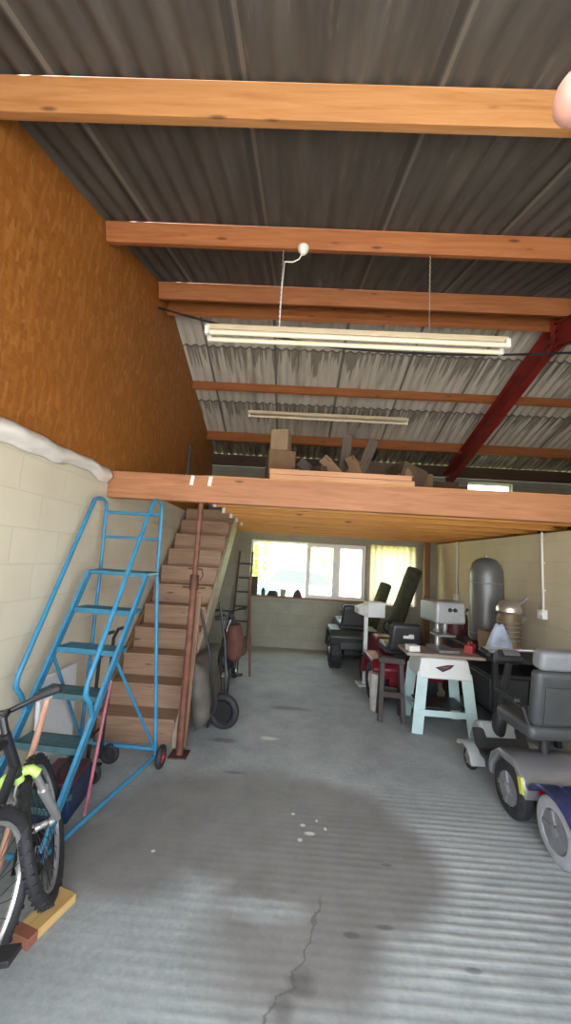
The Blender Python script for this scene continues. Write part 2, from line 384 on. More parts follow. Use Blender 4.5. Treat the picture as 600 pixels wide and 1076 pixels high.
f = MB(); f.box(((CX0 + CX1) / 2, YB + .1, 1.46), (CX1 - CX0, .006, 1.0)); f.build('glass_pane', m_glass, w2)
f = MB(); frame_rect(f, HX0, HX1, HZ0, HZ1, .03, YB + .1, .05); w3 = struct(f, 'window_3', m_upvc, 'small high bright window under the eaves')
f = MB(); f.box(((HX0 + HX1) / 2, YB + .1, (HZ0 + HZ1) / 2), (HX1 - HX0, .006, HZ1 - HZ0)); f.build('glass_pane', m_glass, w3)
# curtain over window 2
m_curt = emission_free_glass('cream_curtain_cloth', (.45, .38, .3), .0, .94, (.60, .47, .38))
f = MB()
f.grid(lambda u, v: (CX0 - .03 + (CX1 - CX0 + .04) * u, YB - .035 + .016 * math.sin(u * 47) + .01 * math.sin(u * 23 + 1), .90 + 1.12 * v), 80, 4)
tag(f.build('net_curtain', m_curt), 'thin cream net curtain hanging in front of the back right window', 'curtain')

# ---- purlins
def purlin(y, near, h=.175, w=.055, mat=None, label='', side=0, x1=XE - .02):
    s = SN if near else -SF
    a = math.atan(s); yt = y; zt = roof_z(yt) - .021
    n = V((0, -math.sin(a), math.cos(a))); d = V((0, math.cos(a), math.sin(a)))
    c = V((0, yt, zt)) - n * (h / 2) + d * (w / 2)
    R = Matrix((V((1, 0, 0)), d, n)).transposed()
    f = MB(); f.box(((XL + .002 + x1) / 2, c.y, c.z), (x1 - XL - .002, w, h), R)
    return tag(f.build('purlin', mat or m_pine, bevel=.004), label, 'roof beam', 'roof purlins')
purlin(1.56, True, .155, .06, m_pine, 'pale orange pine roof beam nearest the doorway, largest at the top of the photo')
purlin(2.76, True, .155, .06, m_pined, 'second orange roof beam from the doorway, with the small white cord outlet')
purlin(3.90, True, .178, .06, m_pined, 'orange roof beam just before the ridge, above the long twin strip light')
purlin(4.29, False, .25, .06, m_pined, 'roof beam just beyond the ridge, shadowed behind its twin')
purlin(5.57, False, .135, .05, m_pined, 'thin weathered roof beam crossing the stained back slope above the far strip light')
purlin(6.72, False, .18, .05, m_pined, 'thin weathered roof beam deepest in the shed, above the loft junk')

# ---- red portal rafter
m_red = M('red_oxide_steel', (.24, .022, .016), .5, .1, .25, 6)
t = thing('steel_rafter', 'dark red steel roof rafter running from ridge down to the back eaves', 'rafter', (0, 0, 0))
def ibeam(mb, p0, p1, h, w, tf, tw, up):
    p0, p1 = V(p0), V(p1); d = (p1 - p0).normalized(); x = d.cross(V((1, 0, 0))); n = V((1, 0, 0)).cross(d)
    if n.z < 0: n = -n
    mb.bar(p0, p1, tw, h - 2 * tf, n)
    for k in (-1, 1): mb.bar(p0 + n * k * (h / 2 - tf / 2), p1 + n * k * (h / 2 - tf / 2), w, tf, n)
RX = 2.92; hh = .28; drop = .178 + .03
def rp(y, near):
    a = math.atan(SN if near else SF); return (RX, y, roof_z(y) - (drop + (0 if near else -.03)) / math.cos(a) - hh / 2 - .005)
f = MB(); ibeam(f, rp(4.20, False), rp(YB - .02, False), hh, .11, .012, .009, None); f.build('back_rafter', m_red, t)
f = MB(); ibeam(f, rp(YF + .02, True), rp(4.20, True), hh, .11, .012, .009, None); f.build('front_rafter', m_red, t)
z0 = rp(4.20, False)[2]
f = MB(); f.prism([(RX - .006, 3.85, z0 - .19), (RX - .006, 4.2, z0 - .25), (RX - .006, 4.62, z0 - .23), (RX - .006, 4.2, z0 + .05)], (.012, 0, 0)); f.box((RX, 4.2, z0 - .02), (.12, .014, .34))
f.build('apex_plate', m_red, t)
for y in (4.14, 4.26):
    for z in (-.12, -.02, .08):
        f = MB(); f.cyl((RX - .04, y - .018, z0 + z), (RX - .04, y + .018, z0 + z), .011, seg=6); f.build('apex_bolt', M('dark_bolt', (.08, .03, .025), .5, .5), t)
f = MB(); f.box((RX, YB - .08, 2.77), (.1, .14, .84)); f.build('column', m_red, t)

# ---- mezzanine
t = thing('mezzanine', 'timber loft floor on joists behind a deep knotty front beam', 'loft floor', (0, 0, 0))
f = MB(); f.box(((XL + .003 + 3.3) / 2, 3.35, 2.225), (3.3 - XL - .003, .09, .24)); f.build('front_beam', m_beam, t, .005)
m_end = M('white_painted_end', (.75, .72, .65), .6, 0, .08)
y = 3.68; i = 0
while y < 7.3:
    x0 = -.80 if y < 6.0 else XL + .003
    f = MB(); f.box(((x0 + XR + .2) / 2, y, 2.22), (XR + .2 - x0, .05, .20)); j = f.build('joist', m_deckw, t, .003)
    if y < 6.0:
        f = MB(); f.box((x0 + .016, y, 2.15), (.034, .056, .068)); tag(f.build('joist_end', m_end, j), 'white painted joist end')
    y += .50
f = MB()
x = -.82
f.box((( -.82 + XE) / 2, (3.303 + YB) / 2, 2.335), (XE + .816, YB - 3.309, .025)); f.box(((XL -.82) / 2, (5.98 + YB) / 2, 2.335), (-.826 - XL, YB - 5.984, .025))
f.build('floor_boards', m_deckw, t)

# ---- floor outside, garden
m_yard = M('yard_concrete', (.42, .42, .40), .85, 0, .12, 3); m_grass = M('meadow_grass', (.36, .40, .16), .9, 0, .3, 2.5)
f = MB(); f.box((2, YF - 6.2, -.06), (30, 11.9, .12)); struct(f, 'yard_ground', m_yard)
f = MB(); f.box((2, YB + 20.4, -.10), (60, 40, .12)); struct(f, 'garden_ground', m_grass)

# ------------------------------------------------------------------ fluorescent battens, wiring
m_tube = M('fluorescent_tube', (.84, .74, .56), .25, 0, .03); m_batten = M('cream_batten_enamel', (.74, .62, .42), .4, 0, .06)
m_wire = M('pale_chain', (.45, .40, .32), .5, .3); m_black = M('black_rubber', (.018, .018, .02), .65, 0, .2); m_pvc = M('white_conduit', (.72, .69, .62), .45, 0, .05)
def batten(x0, x1, y, z, twin, label, tops):
    t = thing('strip_light', label, 'strip light', ((x0 + x1) / 2, y, z), (0, 0, 0), 'fluorescent strip lights')
    w = (x1 - x0) / 2
    f = MB(); f.prism([(-w, -.03, .05), (-w, .03, .05), (-w, .045, 0), (-w, -.045, 0)], (2 * w, 0, 0)); f.build('batten_body', m_batten, t, .004)
    for yy in ((-.05, .05) if twin else (0.,)):
        f = MB(); f.cyl((-w + .04, yy, -.035), (w - .04, yy, -.035), .019, seg=14); f.build('fluorescent_tube', m_tube, t)
        for s in (-1, 1):
            f = MB(); f.box((s * (w - .02), yy, -.02), (.035, .03, .07)); f.build('tube_holder', m_white, t, .004)
    for xx, zt in tops:
        f = MB(); a = V((xx - (x0 + x1) / 2, 0, .05)); n = int((zt - z - .05) / .02)
        f.tube([a + V((.003 * (-1) ** k, 0, (zt - z - .05) * k / n)) for k in range(n + 1)], .0035, 6); f.build('hanging_chain', m_wire, t)
    return t
batten(-.78, 1.57, 2.80, 3.40, True, 'long twin-tube strip light hanging on two chains under the second roof beam', [(-.21, 4.13), (.97, 4.13)])
batten(-.80, 1.64, 5.60, 3.83, False, 'single-tube strip light hanging deeper in the shed under the stained back slope', [(-.5, 4.14), (1.3, 4.14)])
t = thing('ceiling_rose', 'small white round cord outlet under the second roof beam', 'cord outlet', (-.05, 2.79, 4.11))
f = MB(); f.lathe([(.045, .045), (.045, .02), (.03, 0), (.012, -.02)], seg=20); f.build('rose_body', m_white, t)
f = MB(); f.tube([(-.01, 0, -.015), (-.03, .0, -.06), (-.08, .005, -.085), (-.145, .01, -.08), (-.155, .012, -.3), (-.157, .015, -.655)], .005, 8); f.build('cord', m_white, t)
def sag(a, b, d, n=14):
    a, b = V(a), V(b); return [a.lerp(b, k / n) - V((0, 0, d * 4 * (k / n) * (1 - k / n))) for k in range(n + 1)]
f = MB(); f.tube(sag((-1.66, 3.94, 4.37), (.35, 3.94, 3.99), .04)[:-1] + sag((.35, 3.94, 3.99), (2.86, 3.94, 4.05), .05) + sag((2.86, 3.94, 4.05), (6.4, 3.94, 4.33), .1)[1:], .013, 8)
tag(f.build('electric_cable', m_black), 'sagging black electric cable strung below the ridge beams', 'cable')

# ------------------------------------------------------------------ white sheet on the block ledge, left
m_sheet = M('white_plastic_sheeting', (.74, .70, .66), .45, 0, .08, 6)
def sheetf(u, v):
    y = .7 + 2.58 * u; rnd = math.sin(y * 9.1) * .5 + math.sin(y * 21.3 + 1) * .3
    b = .09 * (1 - .55 * u); z1 = 2.335 + .02 * u + .012 * rnd; h = .15 - .04 * u + .02 * math.sin(y * 6.3)
    return (XL + .012 + b * math.sin(PI * min(1, v * 1.08)) * (1 + .3 * rnd) + .004, y, z1 - h * v + .015 * rnd * v)
f = MB(); f.grid(sheetf, 90, 10); tag(f.build('plastic_sheet', m_sheet, solid=.004), 'crumpled white plastic sheeting draped along the top of the left block wall', 'plastic sheet')

# ------------------------------------------------------------------ staircase and prop
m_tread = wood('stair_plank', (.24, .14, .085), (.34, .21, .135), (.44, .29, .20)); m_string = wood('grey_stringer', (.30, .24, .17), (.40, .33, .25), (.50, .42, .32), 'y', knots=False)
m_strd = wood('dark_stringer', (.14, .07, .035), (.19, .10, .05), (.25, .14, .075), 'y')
t = thing('staircase', 'brown timber closed-riser staircase climbing along the left wall to the loft', 'stairs', (-1.30, 3.5, 0))
SX0, SX1 = -1.66 + 1.30, -.90 + 1.30; NS = 11; rise = 2.345 / NS; going = .215
for i in range(NS):
    f = MB(); f.box(((SX0 + SX1) / 2, i * going + .011, rise * (i + .5) - .012), (SX1 - SX0 - .072, .022, rise - .026)); f.build('riser', m_tread, t)
    if i < NS - 1:
        f = MB(); f.box(((SX0 + SX1) / 2, i * going + .115 - .012, rise * (i + 1) - .014), (SX1 - SX0 - .072, going + .045, .028)); f.build('tread', m_tread, t, .006)
sl = rise / going
def stringer(x, w):
    q = NS * going; up = .10; dn = .17
    return [(x, -.06, 0), (x, -.06, up + .03), (x, q - .03, q * sl + up - .12), (x, q + .10, q * sl - .02), (x, q + .10, q * sl - .30), (x, .09, 0)]
f = MB(); f.prism(stringer(SX1 - .036, 0), (.036, 0, 0)); tag(f.build('stringer', m_string, t, .004), 'pale grey stringer on the open side')
f = MB(); f.prism(stringer(SX0, 0), (.036, 0, 0)); tag(f.build('stringer', m_strd, t, .004), 'dark stringer against the wall')

m_rust = M('rusty_red_steel', (.17, .065, .042), .65, .25, .35, 14, .1); m_rustd = M('rusty_collar', (.11, .045, .03), .6, .4, .3)
t = thing('steel_prop', 'rusty red adjustable steel prop standing under the loft beam beside the stairs', 'prop', (-.84, 3.35, 0))
f = MB(); f.box((0, 0, .004), (.15, .15, .008)); f.build('base_plate', m_rustd, t, .002)
f = MB(); f.cyl((0, 0, .008), (0, 0, 1.42), .030, seg=20); f.build('outer_tube', m_rust, t)
f = MB(); f.cyl((0, 0, 1.40), (0, 0, 2.097), .023, seg=20); f.build('inner_tube', m_rust, t)
f = MB(); f.lathe([(.040, 1.34), (.040, 1.46), (.036, 1.47)], seg=20); f.cyl((-.10, 0, 1.36), (.10, 0, 1.36), .008); f.build('screw_collar', m_rustd, t)
f = MB(); f.cyl((-.06, 0, 1.52), (.06, 0, 1.52), .007); f.tube([(.06, 0, 1.52), (.07, 0, 1.46), (.045, 0, 1.42)], .005); f.build('locking_pin', m_rustd, t)
f = MB(); f.box((0, 0, 2.1), (.13, .085, .008)); f.build('head_plate', m_rustd, t, .002)
f = MB(); f.bar((-.10, .09, .02), (-.08, .12, 1.28), .09, .03, (0, 1, 0)); o = f.build('timber_plank', wood('brown_post', (.17, .09, .05), (.25, .14, .08), (.33, .2, .12), 'z'), bevel=.003); o.location = (-.76, 3.37, 0)
tag(o, 'short brown timber plank stood upright behind the rusty prop', 'plank')

# ------------------------------------------------------------------ blue warehouse steps
m_blue = M('light_blue_paint', (.035, .21, .37), .4, 0, .16, 12); m_blued = M('blue_mesh_tread', (.035, .17, .27), .55, 0, .2, 20)
m_greent = M('teal_worn_tread', (.055, .13, .15), .6, 0, .25, 20)
t = thing('warehouse_steps', 'light blue tubular mobile warehouse steps with handrails in front of the stairs', 'steps', (-1.3, 2.6, 0))
o0 = V((-1.3, 2.6, 0))
RF, LF = V((-1.19, 2.10, .07)), V((-1.60, 2.13, .07)); RT, LT = V((-1.075, 2.86, 1.47)), V((-1.53, 2.90, 1.47))
RB, LB = V((-.97, 3.13, .085)), V((-1.58, 3.16, .085)); RP, LP = V((-1.095, 3.13, 1.47)), V((-1.585, 3.17, 1.47))
RU, LU = V((-1.105, 3.13, 2.055)), V((-1.595, 3.17, 2.055))
P = lambda *a: [p - o0 for p in a]
def tp(name, pts, r=.0145, mat=None): f = MB(); f.tube(pts, r, 10); return f.build(name, mat or m_blue, t)
def flat(name, a, b): f = MB(); f.bar(a - o0, b - o0, .022, .055, (0, -1, .4)); return f.build(name, m_blue, t, .003)
flat('stringer', RF, RT); flat('stringer', LF, LT)
ex = V((.03, 0, 0))
for k, (a, b) in enumerate(((LF, LT), (RF, RT))): pass
levels = (.243, .487, .73, .973, 1.217)
for z in levels:
    k = (z - .07) / 1.40; a = LF.lerp(LT, k); b = RF.lerp(RT, k); c = (a + b) / 2 + V((0, .075, 0)) - o0
    f = MB(); wd = (b - a).length - .02; f.box((c.x, c.y, c.z), (wd, .15, .012), (0, 0, math.atan2(b.y - a.y, b.x - a.x)))
    an = math.atan2(b.y - a.y, b.x - a.x); Rz = Matrix.Rotation(an, 3, 'Z')
    for sy in (-.07, .07): f.box(c + Rz @ V((0, sy, -.012)), (wd, .012, .036), (0, 0, an))
    f.build('tread', m_greent if z < .8 else m_blued, t, .002)
# platform
a, b, c_, d_ = P(LT + V((.0, -.02, 0)), RT + V((0, -.02, 0)), RP, LP)
f = MB(); f.prism([a, b, c_, d_], (0, 0, .014)); f.build('platform', m_blued, t, .002)
f = MB(); f.tube(P(LT, RT, RP, LP), .016, 8, closed=True); f.build('platform_frame', m_blue, t)
# rear legs, uprights and handrails
tp('rear_leg', P(RB, RP, RU + V((0, 0, -.06)), RU + V((0, -.025, -.015)), RU + V((0, -.07, 0)))); tp('rear_leg', P(LB, LP, LU + V((0, 0, -.06)), LU + V((0, -.025, -.015)), LU + V((0, -.07, 0))))
for (up, st, T_) in ((RU, RF, RT), (LU, LF, LT)):
    q = up + V((0, -.07, 0)); q1 = up + V((-.005 if up is RU else .0, -.20, -.02)); lo = st.lerp(T_, .5)
    e0 = lo + V((-.01 if up is RU else -.015, -.19, .10)); 
    d = (e0 - q1)
    tp('handrail', P(q, up + V((0, -.13, .0)), q1, q1 + d * .12, q1 + d * .5, q1 + d * .9, e0, e0 + V((.0, -.005, -.06)), e0 + V((.004, .045, -.12)), st.lerp(T_, .40)), .0155)
tp('back_rail', P(LU + V((0, 0, -.10)), RU + V((0, 0, -.10)))); tp('back_rail', P(LP + V((0, 0, .28)), RP + V((0, 0, .28))), .011)
# base
tp('base_rail', P(RF + V((0, -.01, 0)), RB)); tp('base_rail', P(LF + V((0, -.01, 0)), LB)); tp('cross_rail', P(LB + V((0, 0, .05)), RB + V((0, 0, .05)))); tp('cross_rail', P(LF, RF))
tp('brace', P(RB + V((-.01, 0, .05)), RF.lerp(RT, .62)), .011); tp('brace', P(LB + V((.01, 0, .05)), LF.lerp(LT, .62)), .011)
m_redw = M('red_wheel_hub', (.42, .03, .03), .4, 0, .1); m_tyre = M('worn_black_tyre', (.022, .022, .025), .7, 0, .3, 20, .1); m_galv = M('galvanised_steel', (.45, .46, .47), .35, .7, .1)
for Bq in (RB, LB):
    c = Bq - o0 + V((.045 if Bq is RB else -.045, 0, 0))
    f = MB(); f.torus(c, (1, 0, 0), .063, .022, 28, 10); wv = f.build('wheel', m_tyre, t)
    f = MB(); f.lathe([(.048, -.014), (.048, .014), (.02, .018), (.018, .026)], c, (1, 0, 0), 20); f.build('wheel_hub', m_redw, wv)
for Fq in (RF, LF):
    c = Fq - o0 + V((0, 0, -.012))
    f = MB(); f.torus(c + V((0, .0, 0)), (1, .15, 0), .040, .018, 24, 8); f.lathe([(.032, -.012), (.032, .012)], c, (1, .15, 0), 16); wv = f.build('castor', m_tyre, t)
    f = MB(); f.tube([c + V((.026, 0, 0)), c + V((.026, .01, .07)), c + V((-.026, .01, .07)), c + V((-.026, 0, 0))], .006, 6); f.build('castor_fork', m_galv, wv)

# things standing in and behind the steps
f = MB(); f.box((0, 0, .37), (.03, .44, .70)); wp = f.build('white_board', M('white_enamel', (.74, .76, .77), .3, 0, .04), bevel=.012, seg=3)
wp.location = (-1.605, 2.86, .035); wp.rotation_euler = (0, -.06, 0); tag(wp, 'white enamelled panel leaning on the wall behind the blue steps', 'panel')
t = thing('sack_truck', 'dark upright hand truck standing by the white panel behind the blue steps', 'hand truck', (-1.38, 3.0, 0), (0, 0, PI))
m_dk = M('dark_painted_steel', (.025, .026, .028), .45, .3, .2)
for s in (-1, 1):
    f = MB(); f.tube([(0, .1 * s, .06), (0, .1 * s, .95), (-.03, .1 * s, 1.02), (-.09, .09 * s, 1.04)], .013, 10); f.build('upright', m_dk, t)
    f = MB(); f.torus((-.05, .14 * s, .075), (0, 1, 0), .055, .02, 24, 8); f.lathe([(.04, -.012), (.04, .012)], (-.05, .14 * s, .075), (0, 1, 0), 14); f.build('wheel', m_tyre, t)
for z in (.3, .6, .85):
    f = MB(); f.cyl((0, -.1, z), (0, .1, z), .009); f.build('crossbar', m_dk, t)
f = MB(); f.box((.08, 0, .012), (.18, .24, .012)); f.build('toe_plate', m_dk, t)
t = thing('tool_box', 'dark blue and red steel toolbox on the floor under the blue steps', 'toolbox', (-1.38, 2.60, 0), (0, 0, .1))
f = MB(); f.box((0, 0, .10), (.22, .30, .20)); f.build('box_body', M('dark_blue_steel', (.02, .035, .09), .4, .1), t, .01)
f = MB(); f.box((0, 0, .215), (.225, .305, .03)); f.build('lid', M('dark_red_enamel', (.09, .02, .03), .4), t, .01)
f = MB(); f.tube([(0, -.08, .23), (0, -.08, .27), (0, .08, .27), (0, .08, .23)], .008, 8); f.build('handle', m_dk, t)
f = MB(); f.cyl((0, 0, 0), (.06, .03, .80), .011, .010, 14); o = f.build('pink_pole', M('faded_pink_paint', (.40, .13, .17), .5, 0, .3)); o.location = (-1.20, 2.56, .0)
tag(o, 'thin faded pink pole leaning inside the right rail of the blue steps', 'pole')
t = thing('electric_motor', 'small black motor with a shiny end cap by the front foot of the blue steps', 'motor', (-1.29, 2.18, 0), (0, 0, .5))
f = MB(); f.lathe([(.03, -.11), (.055, -.10), (.062, -.08), (.062, .08), (.055, .09), (.05, .10)], (0, 0, .068), (0, 1, 0), 22); f.build('motor_body', m_black, t)
f = MB(); f.lathe([(.045, -.135), (.05, -.11)], (0, 0, .068), (0, 1, 0), 20); f.cyl((0, -.17, .068), (0, -.13, .068), .012); f.build('end_cap', m_galv, t)
f = MB(); f.box((0, 0, .006), (.13, .14, .012)); f.build('foot_plate', m_dk, t)

# ------------------------------------------------------------------ bicycles, left foreground
m_lime = M('lime_green_paint', (.48, .72, .16), .35, 0, .08); m_silver = M('silver_alloy', (.62, .62, .62), .3, .75, .06); m_grip = M('black_grip', (.02, .02, .022), .6)
m_blk = M('black_frame_paint', (.02, .02, .024), .3, .1)
def bicycle(label, loc, yaw, lean, mf, mfork, R, steer=.0, mcrown=None):
    """heading +y, rear axle at y=0, wheels touch z=0"""
    t = thing('bicycle', label, 'bicycle', loc, (0, -lean, yaw), 'mountain bikes on the left')
    WB = 1.02; rim = R - .045
    def wheel(name, y):
        c = (0, y, R)
        f = MB(); f.torus(c, (1, 0, 0), R - .026, .026, 48, 10)
        for k in range(44):
            a = 2 * PI * k / 44
            for s in (-1, 1): f.box((s * .014, y + (R - .003) * math.cos(a), R + (R - .003) * math.sin(a)), (.014, .012, .008), (a - PI / 2, 0, 0))
        w = f.build(name, m_tyre, t)
        f = MB(); f.torus(c, (1, 0, 0), rim - .012, .009, 48, 6, .012); f.build('rim', m_silver, w)
        f = MB()
        for k in range(28):
            a = 2 * PI * k / 28; s = 1 if k % 2 else -1; b = a + .5 * (1 if k % 4 < 2 else -1)
            f.cyl((s * .028, y + .018 * math.cos(b), R + .018 * math.sin(b)), (0, y + (rim - .02) * math.cos(a), R + (rim - .02) * math.sin(a)), .0016, seg=5)
        f.build('spokes', m_dk, w)
        f = MB(); f.lathe([(.008, -.055), (.012, -.05), (.022, -.032), (.015, -.02), (.015, .02), (.022, .032), (.012, .05), (.008, .055)], c, (1, 0, 0), 16); f.build('hub', m_silver, w)
        return w
    fw_ = wheel('front_wheel', WB); wheel('rear_wheel', 0)
    H = V((0, WB - .28, R + .50)); H2 = V((0, WB - .235, R + .36)); BB = V((0, .42, .28)); ST = V((0, .27, R + .42))
    f = MB(); f.tube([H2 + V((0, 0, .02)), BB], .021, 12); f.tube([H, ST], .018, 12); f.tube([BB, ST + V((0, -.015, .05))], .017, 12); f.cyl(H2 + V((0, .01, -.03)), H + V((0, -.01, .03)), .022, seg=14)
    f.cyl(BB + V((-.04, 0, 0)), BB + V((.04, 0, 0)), .022, seg=14)
    for s in (-1, 1):
        f.tube([BB + V((s * .035, -.02, 0)), V((s * .05, .12, .31)), V((s * .062, 0, R))], .011, 8); f.tube([ST + V((s * .02, 0, -.02)), V((s * .055, .06, R + .10)), V((s * .062, 0, R))], .009, 8)
    f.build('frame', mf, t)
    ax = V((0, WB, R)); cr = H2 + V((0, .02, -.06)); dirn = (ax - cr).normalized()
    f = MB(); f.tube([cr + V((-.075, 0, -.0)), cr + V((-.05, .0, .03)), cr + V((0, 0, .04)), cr + V((.05, 0, .03)), cr + V((.075, 0, 0))], .02, 10); f.cyl(cr, H2 + V((0, .01, -.02)), .02)
    fk = f.build('fork', mcrown or mf, t)
    for s in (-1, 1):
        f = MB(); q = V((s * .062, 0, 0)); f.cyl(cr + q, cr + q + dirn * .13, .015, seg=12); f.build('stanchion', m_silver, fk)
        f = MB(); f.tube([cr + q + dirn * .11, cr + q + dirn * .16, ax + V((s * .066, -.03, .03)), ax + V((s * .064, 0, 0))], [.022, .021, .018, .013], 12); f.build('fork_leg', mfork, fk)
    f = MB(); f.tube([cr + dirn * .14 + V((-.062, .01, 0)), cr + dirn * .10 + V((-.04, .05, .03)), cr + dirn * .09 + V((0, .06, .045)), cr + dirn * .10 + V((.04, .05, .03)), cr + dirn * .14 + V((.062, .01, 0))], .011, 8); f.build('fork_brace', mfork, fk)
    hb = H + V((0, .02, .10))
    f = MB(); f.tube([H, hb + V((0, -.02, -.01)), hb + V((0, .05, .0))], .016, 10); f.tube([hb + V((-.21, .03, .03)), hb + V((-.12, .05, .02)), hb + V((0, .055, 0)), hb + V((.12, .05, .02)), hb + V((.21, .03, .03))], .0125, 10)
    b = f.build('handlebar', m_blk, t)
    for s in (-1, 1):
        f = MB(); f.cyl(hb + V((s * .11, .05, .022)), hb + V((s * .22, .03, .03)), .018, seg=14); f.build('grip', m_grip, b)
        f = MB(); f.tube([hb + V((s * .10, .05, .02)), hb + V((s * .11, .09, .0)), hb + V((s * .17, .09, -.005))], .007, 8); f.build('brake_lever', m_silver, b)
    f = MB(); f.prism([(0, .13, R + .61), (-.065, .05, R + .61), (-.07, -.0, R + .61), (0, -.02, R + .61), (.07, 0, R + .61), (.065, .05, R + .61), (.022, .13, R + .605), (.018, .29, R + .60), (0, .30, R + .60), (-.018, .29, R + .60), (-.022, .13, R + .605)], (0, 0, .05)); sd = f.build('saddle', m_grip, t, .02, 3)
    f = MB(); f.cyl(ST, (0, .115 + .08, R + .62), .0135, seg=12); f.build('seat_post', m_silver, sd)
    f = MB(); f.torus(BB + V((.05, 0, 0)), (1, 0, 0), .085, .006, 28, 6); f.bar(BB + V((.055, 0, 0)), BB + V((.065, .12, -.12)), .014, .022, (1, 0, 0)); f.bar(BB + V((-.055, 0, 0)), BB + V((-.065, -.12, .12)), .014, .022, (1, 0, 0))
    ck = f.build('crank', m_dk, t)
    S = Matrix.Translation(H2) @ Matrix.Rotation(steer, 4, (H - H2).normalized()) @ Matrix.Translation(-H2)
    for q in (fw_, fk, b): q.matrix_local = S
    for s in (1, -1):
        f = MB(); f.box(BB + V((s * .11, s * .12, -s * .12)), (.09, .07, .022)); f.build('pedal', m_grip, ck, .004)
    return t
bicycle('dark bicycle with lime green fork crown and silver fork legs, beside the blue steps', (-1.03, .99, .005), .0, .19, m_blk, m_silver, .315, .42, m_lime)
bicycle('black bicycle cropped by the left edge, its silver-rimmed wheel nearest the camera', (-1.045, .46, .005), .0, .10, m_blk, m_blk, .325, -.03)
f = MB(); f.tube([(0, 0, 0), (.004, .1, .34), (.0, .22, .67), (.0, .28, .86)], [.0155, .016, .016, .014], 14); o = f.build('wooden_pole', wood('pinkish_handle', (.40, .20, .13), (.54, .29, .20), (.64, .38, .27), 'z', knots=False)); o.location = (-1.30, 1.92, .0)
tag(o, 'long pinkish wooden tool handle leaning across the blue steps by the lime-forked bicycle', 'pole')
t = thing('timber_offcut', 'yellow pine offcut with a reddish end on the floor beside the bicycle wheels', 'timber offcut', (-1.005, 1.88, 0), (0, 0, -.30))
f = MB(); f.box((0, .02, .02), (.10, .20, .04)); f.build('plank', wood('yellow_pine', (.42, .25, .08), (.56, .36, .13), (.66, .45, .2), 'y'), t, .004)
f = MB(); f.box((0, -.10, .02), (.102, .05, .042)); tag(f.build('painted_end', M('red_brown_paint', (.24, .09, .055), .6), t, .003), 'reddish painted end')

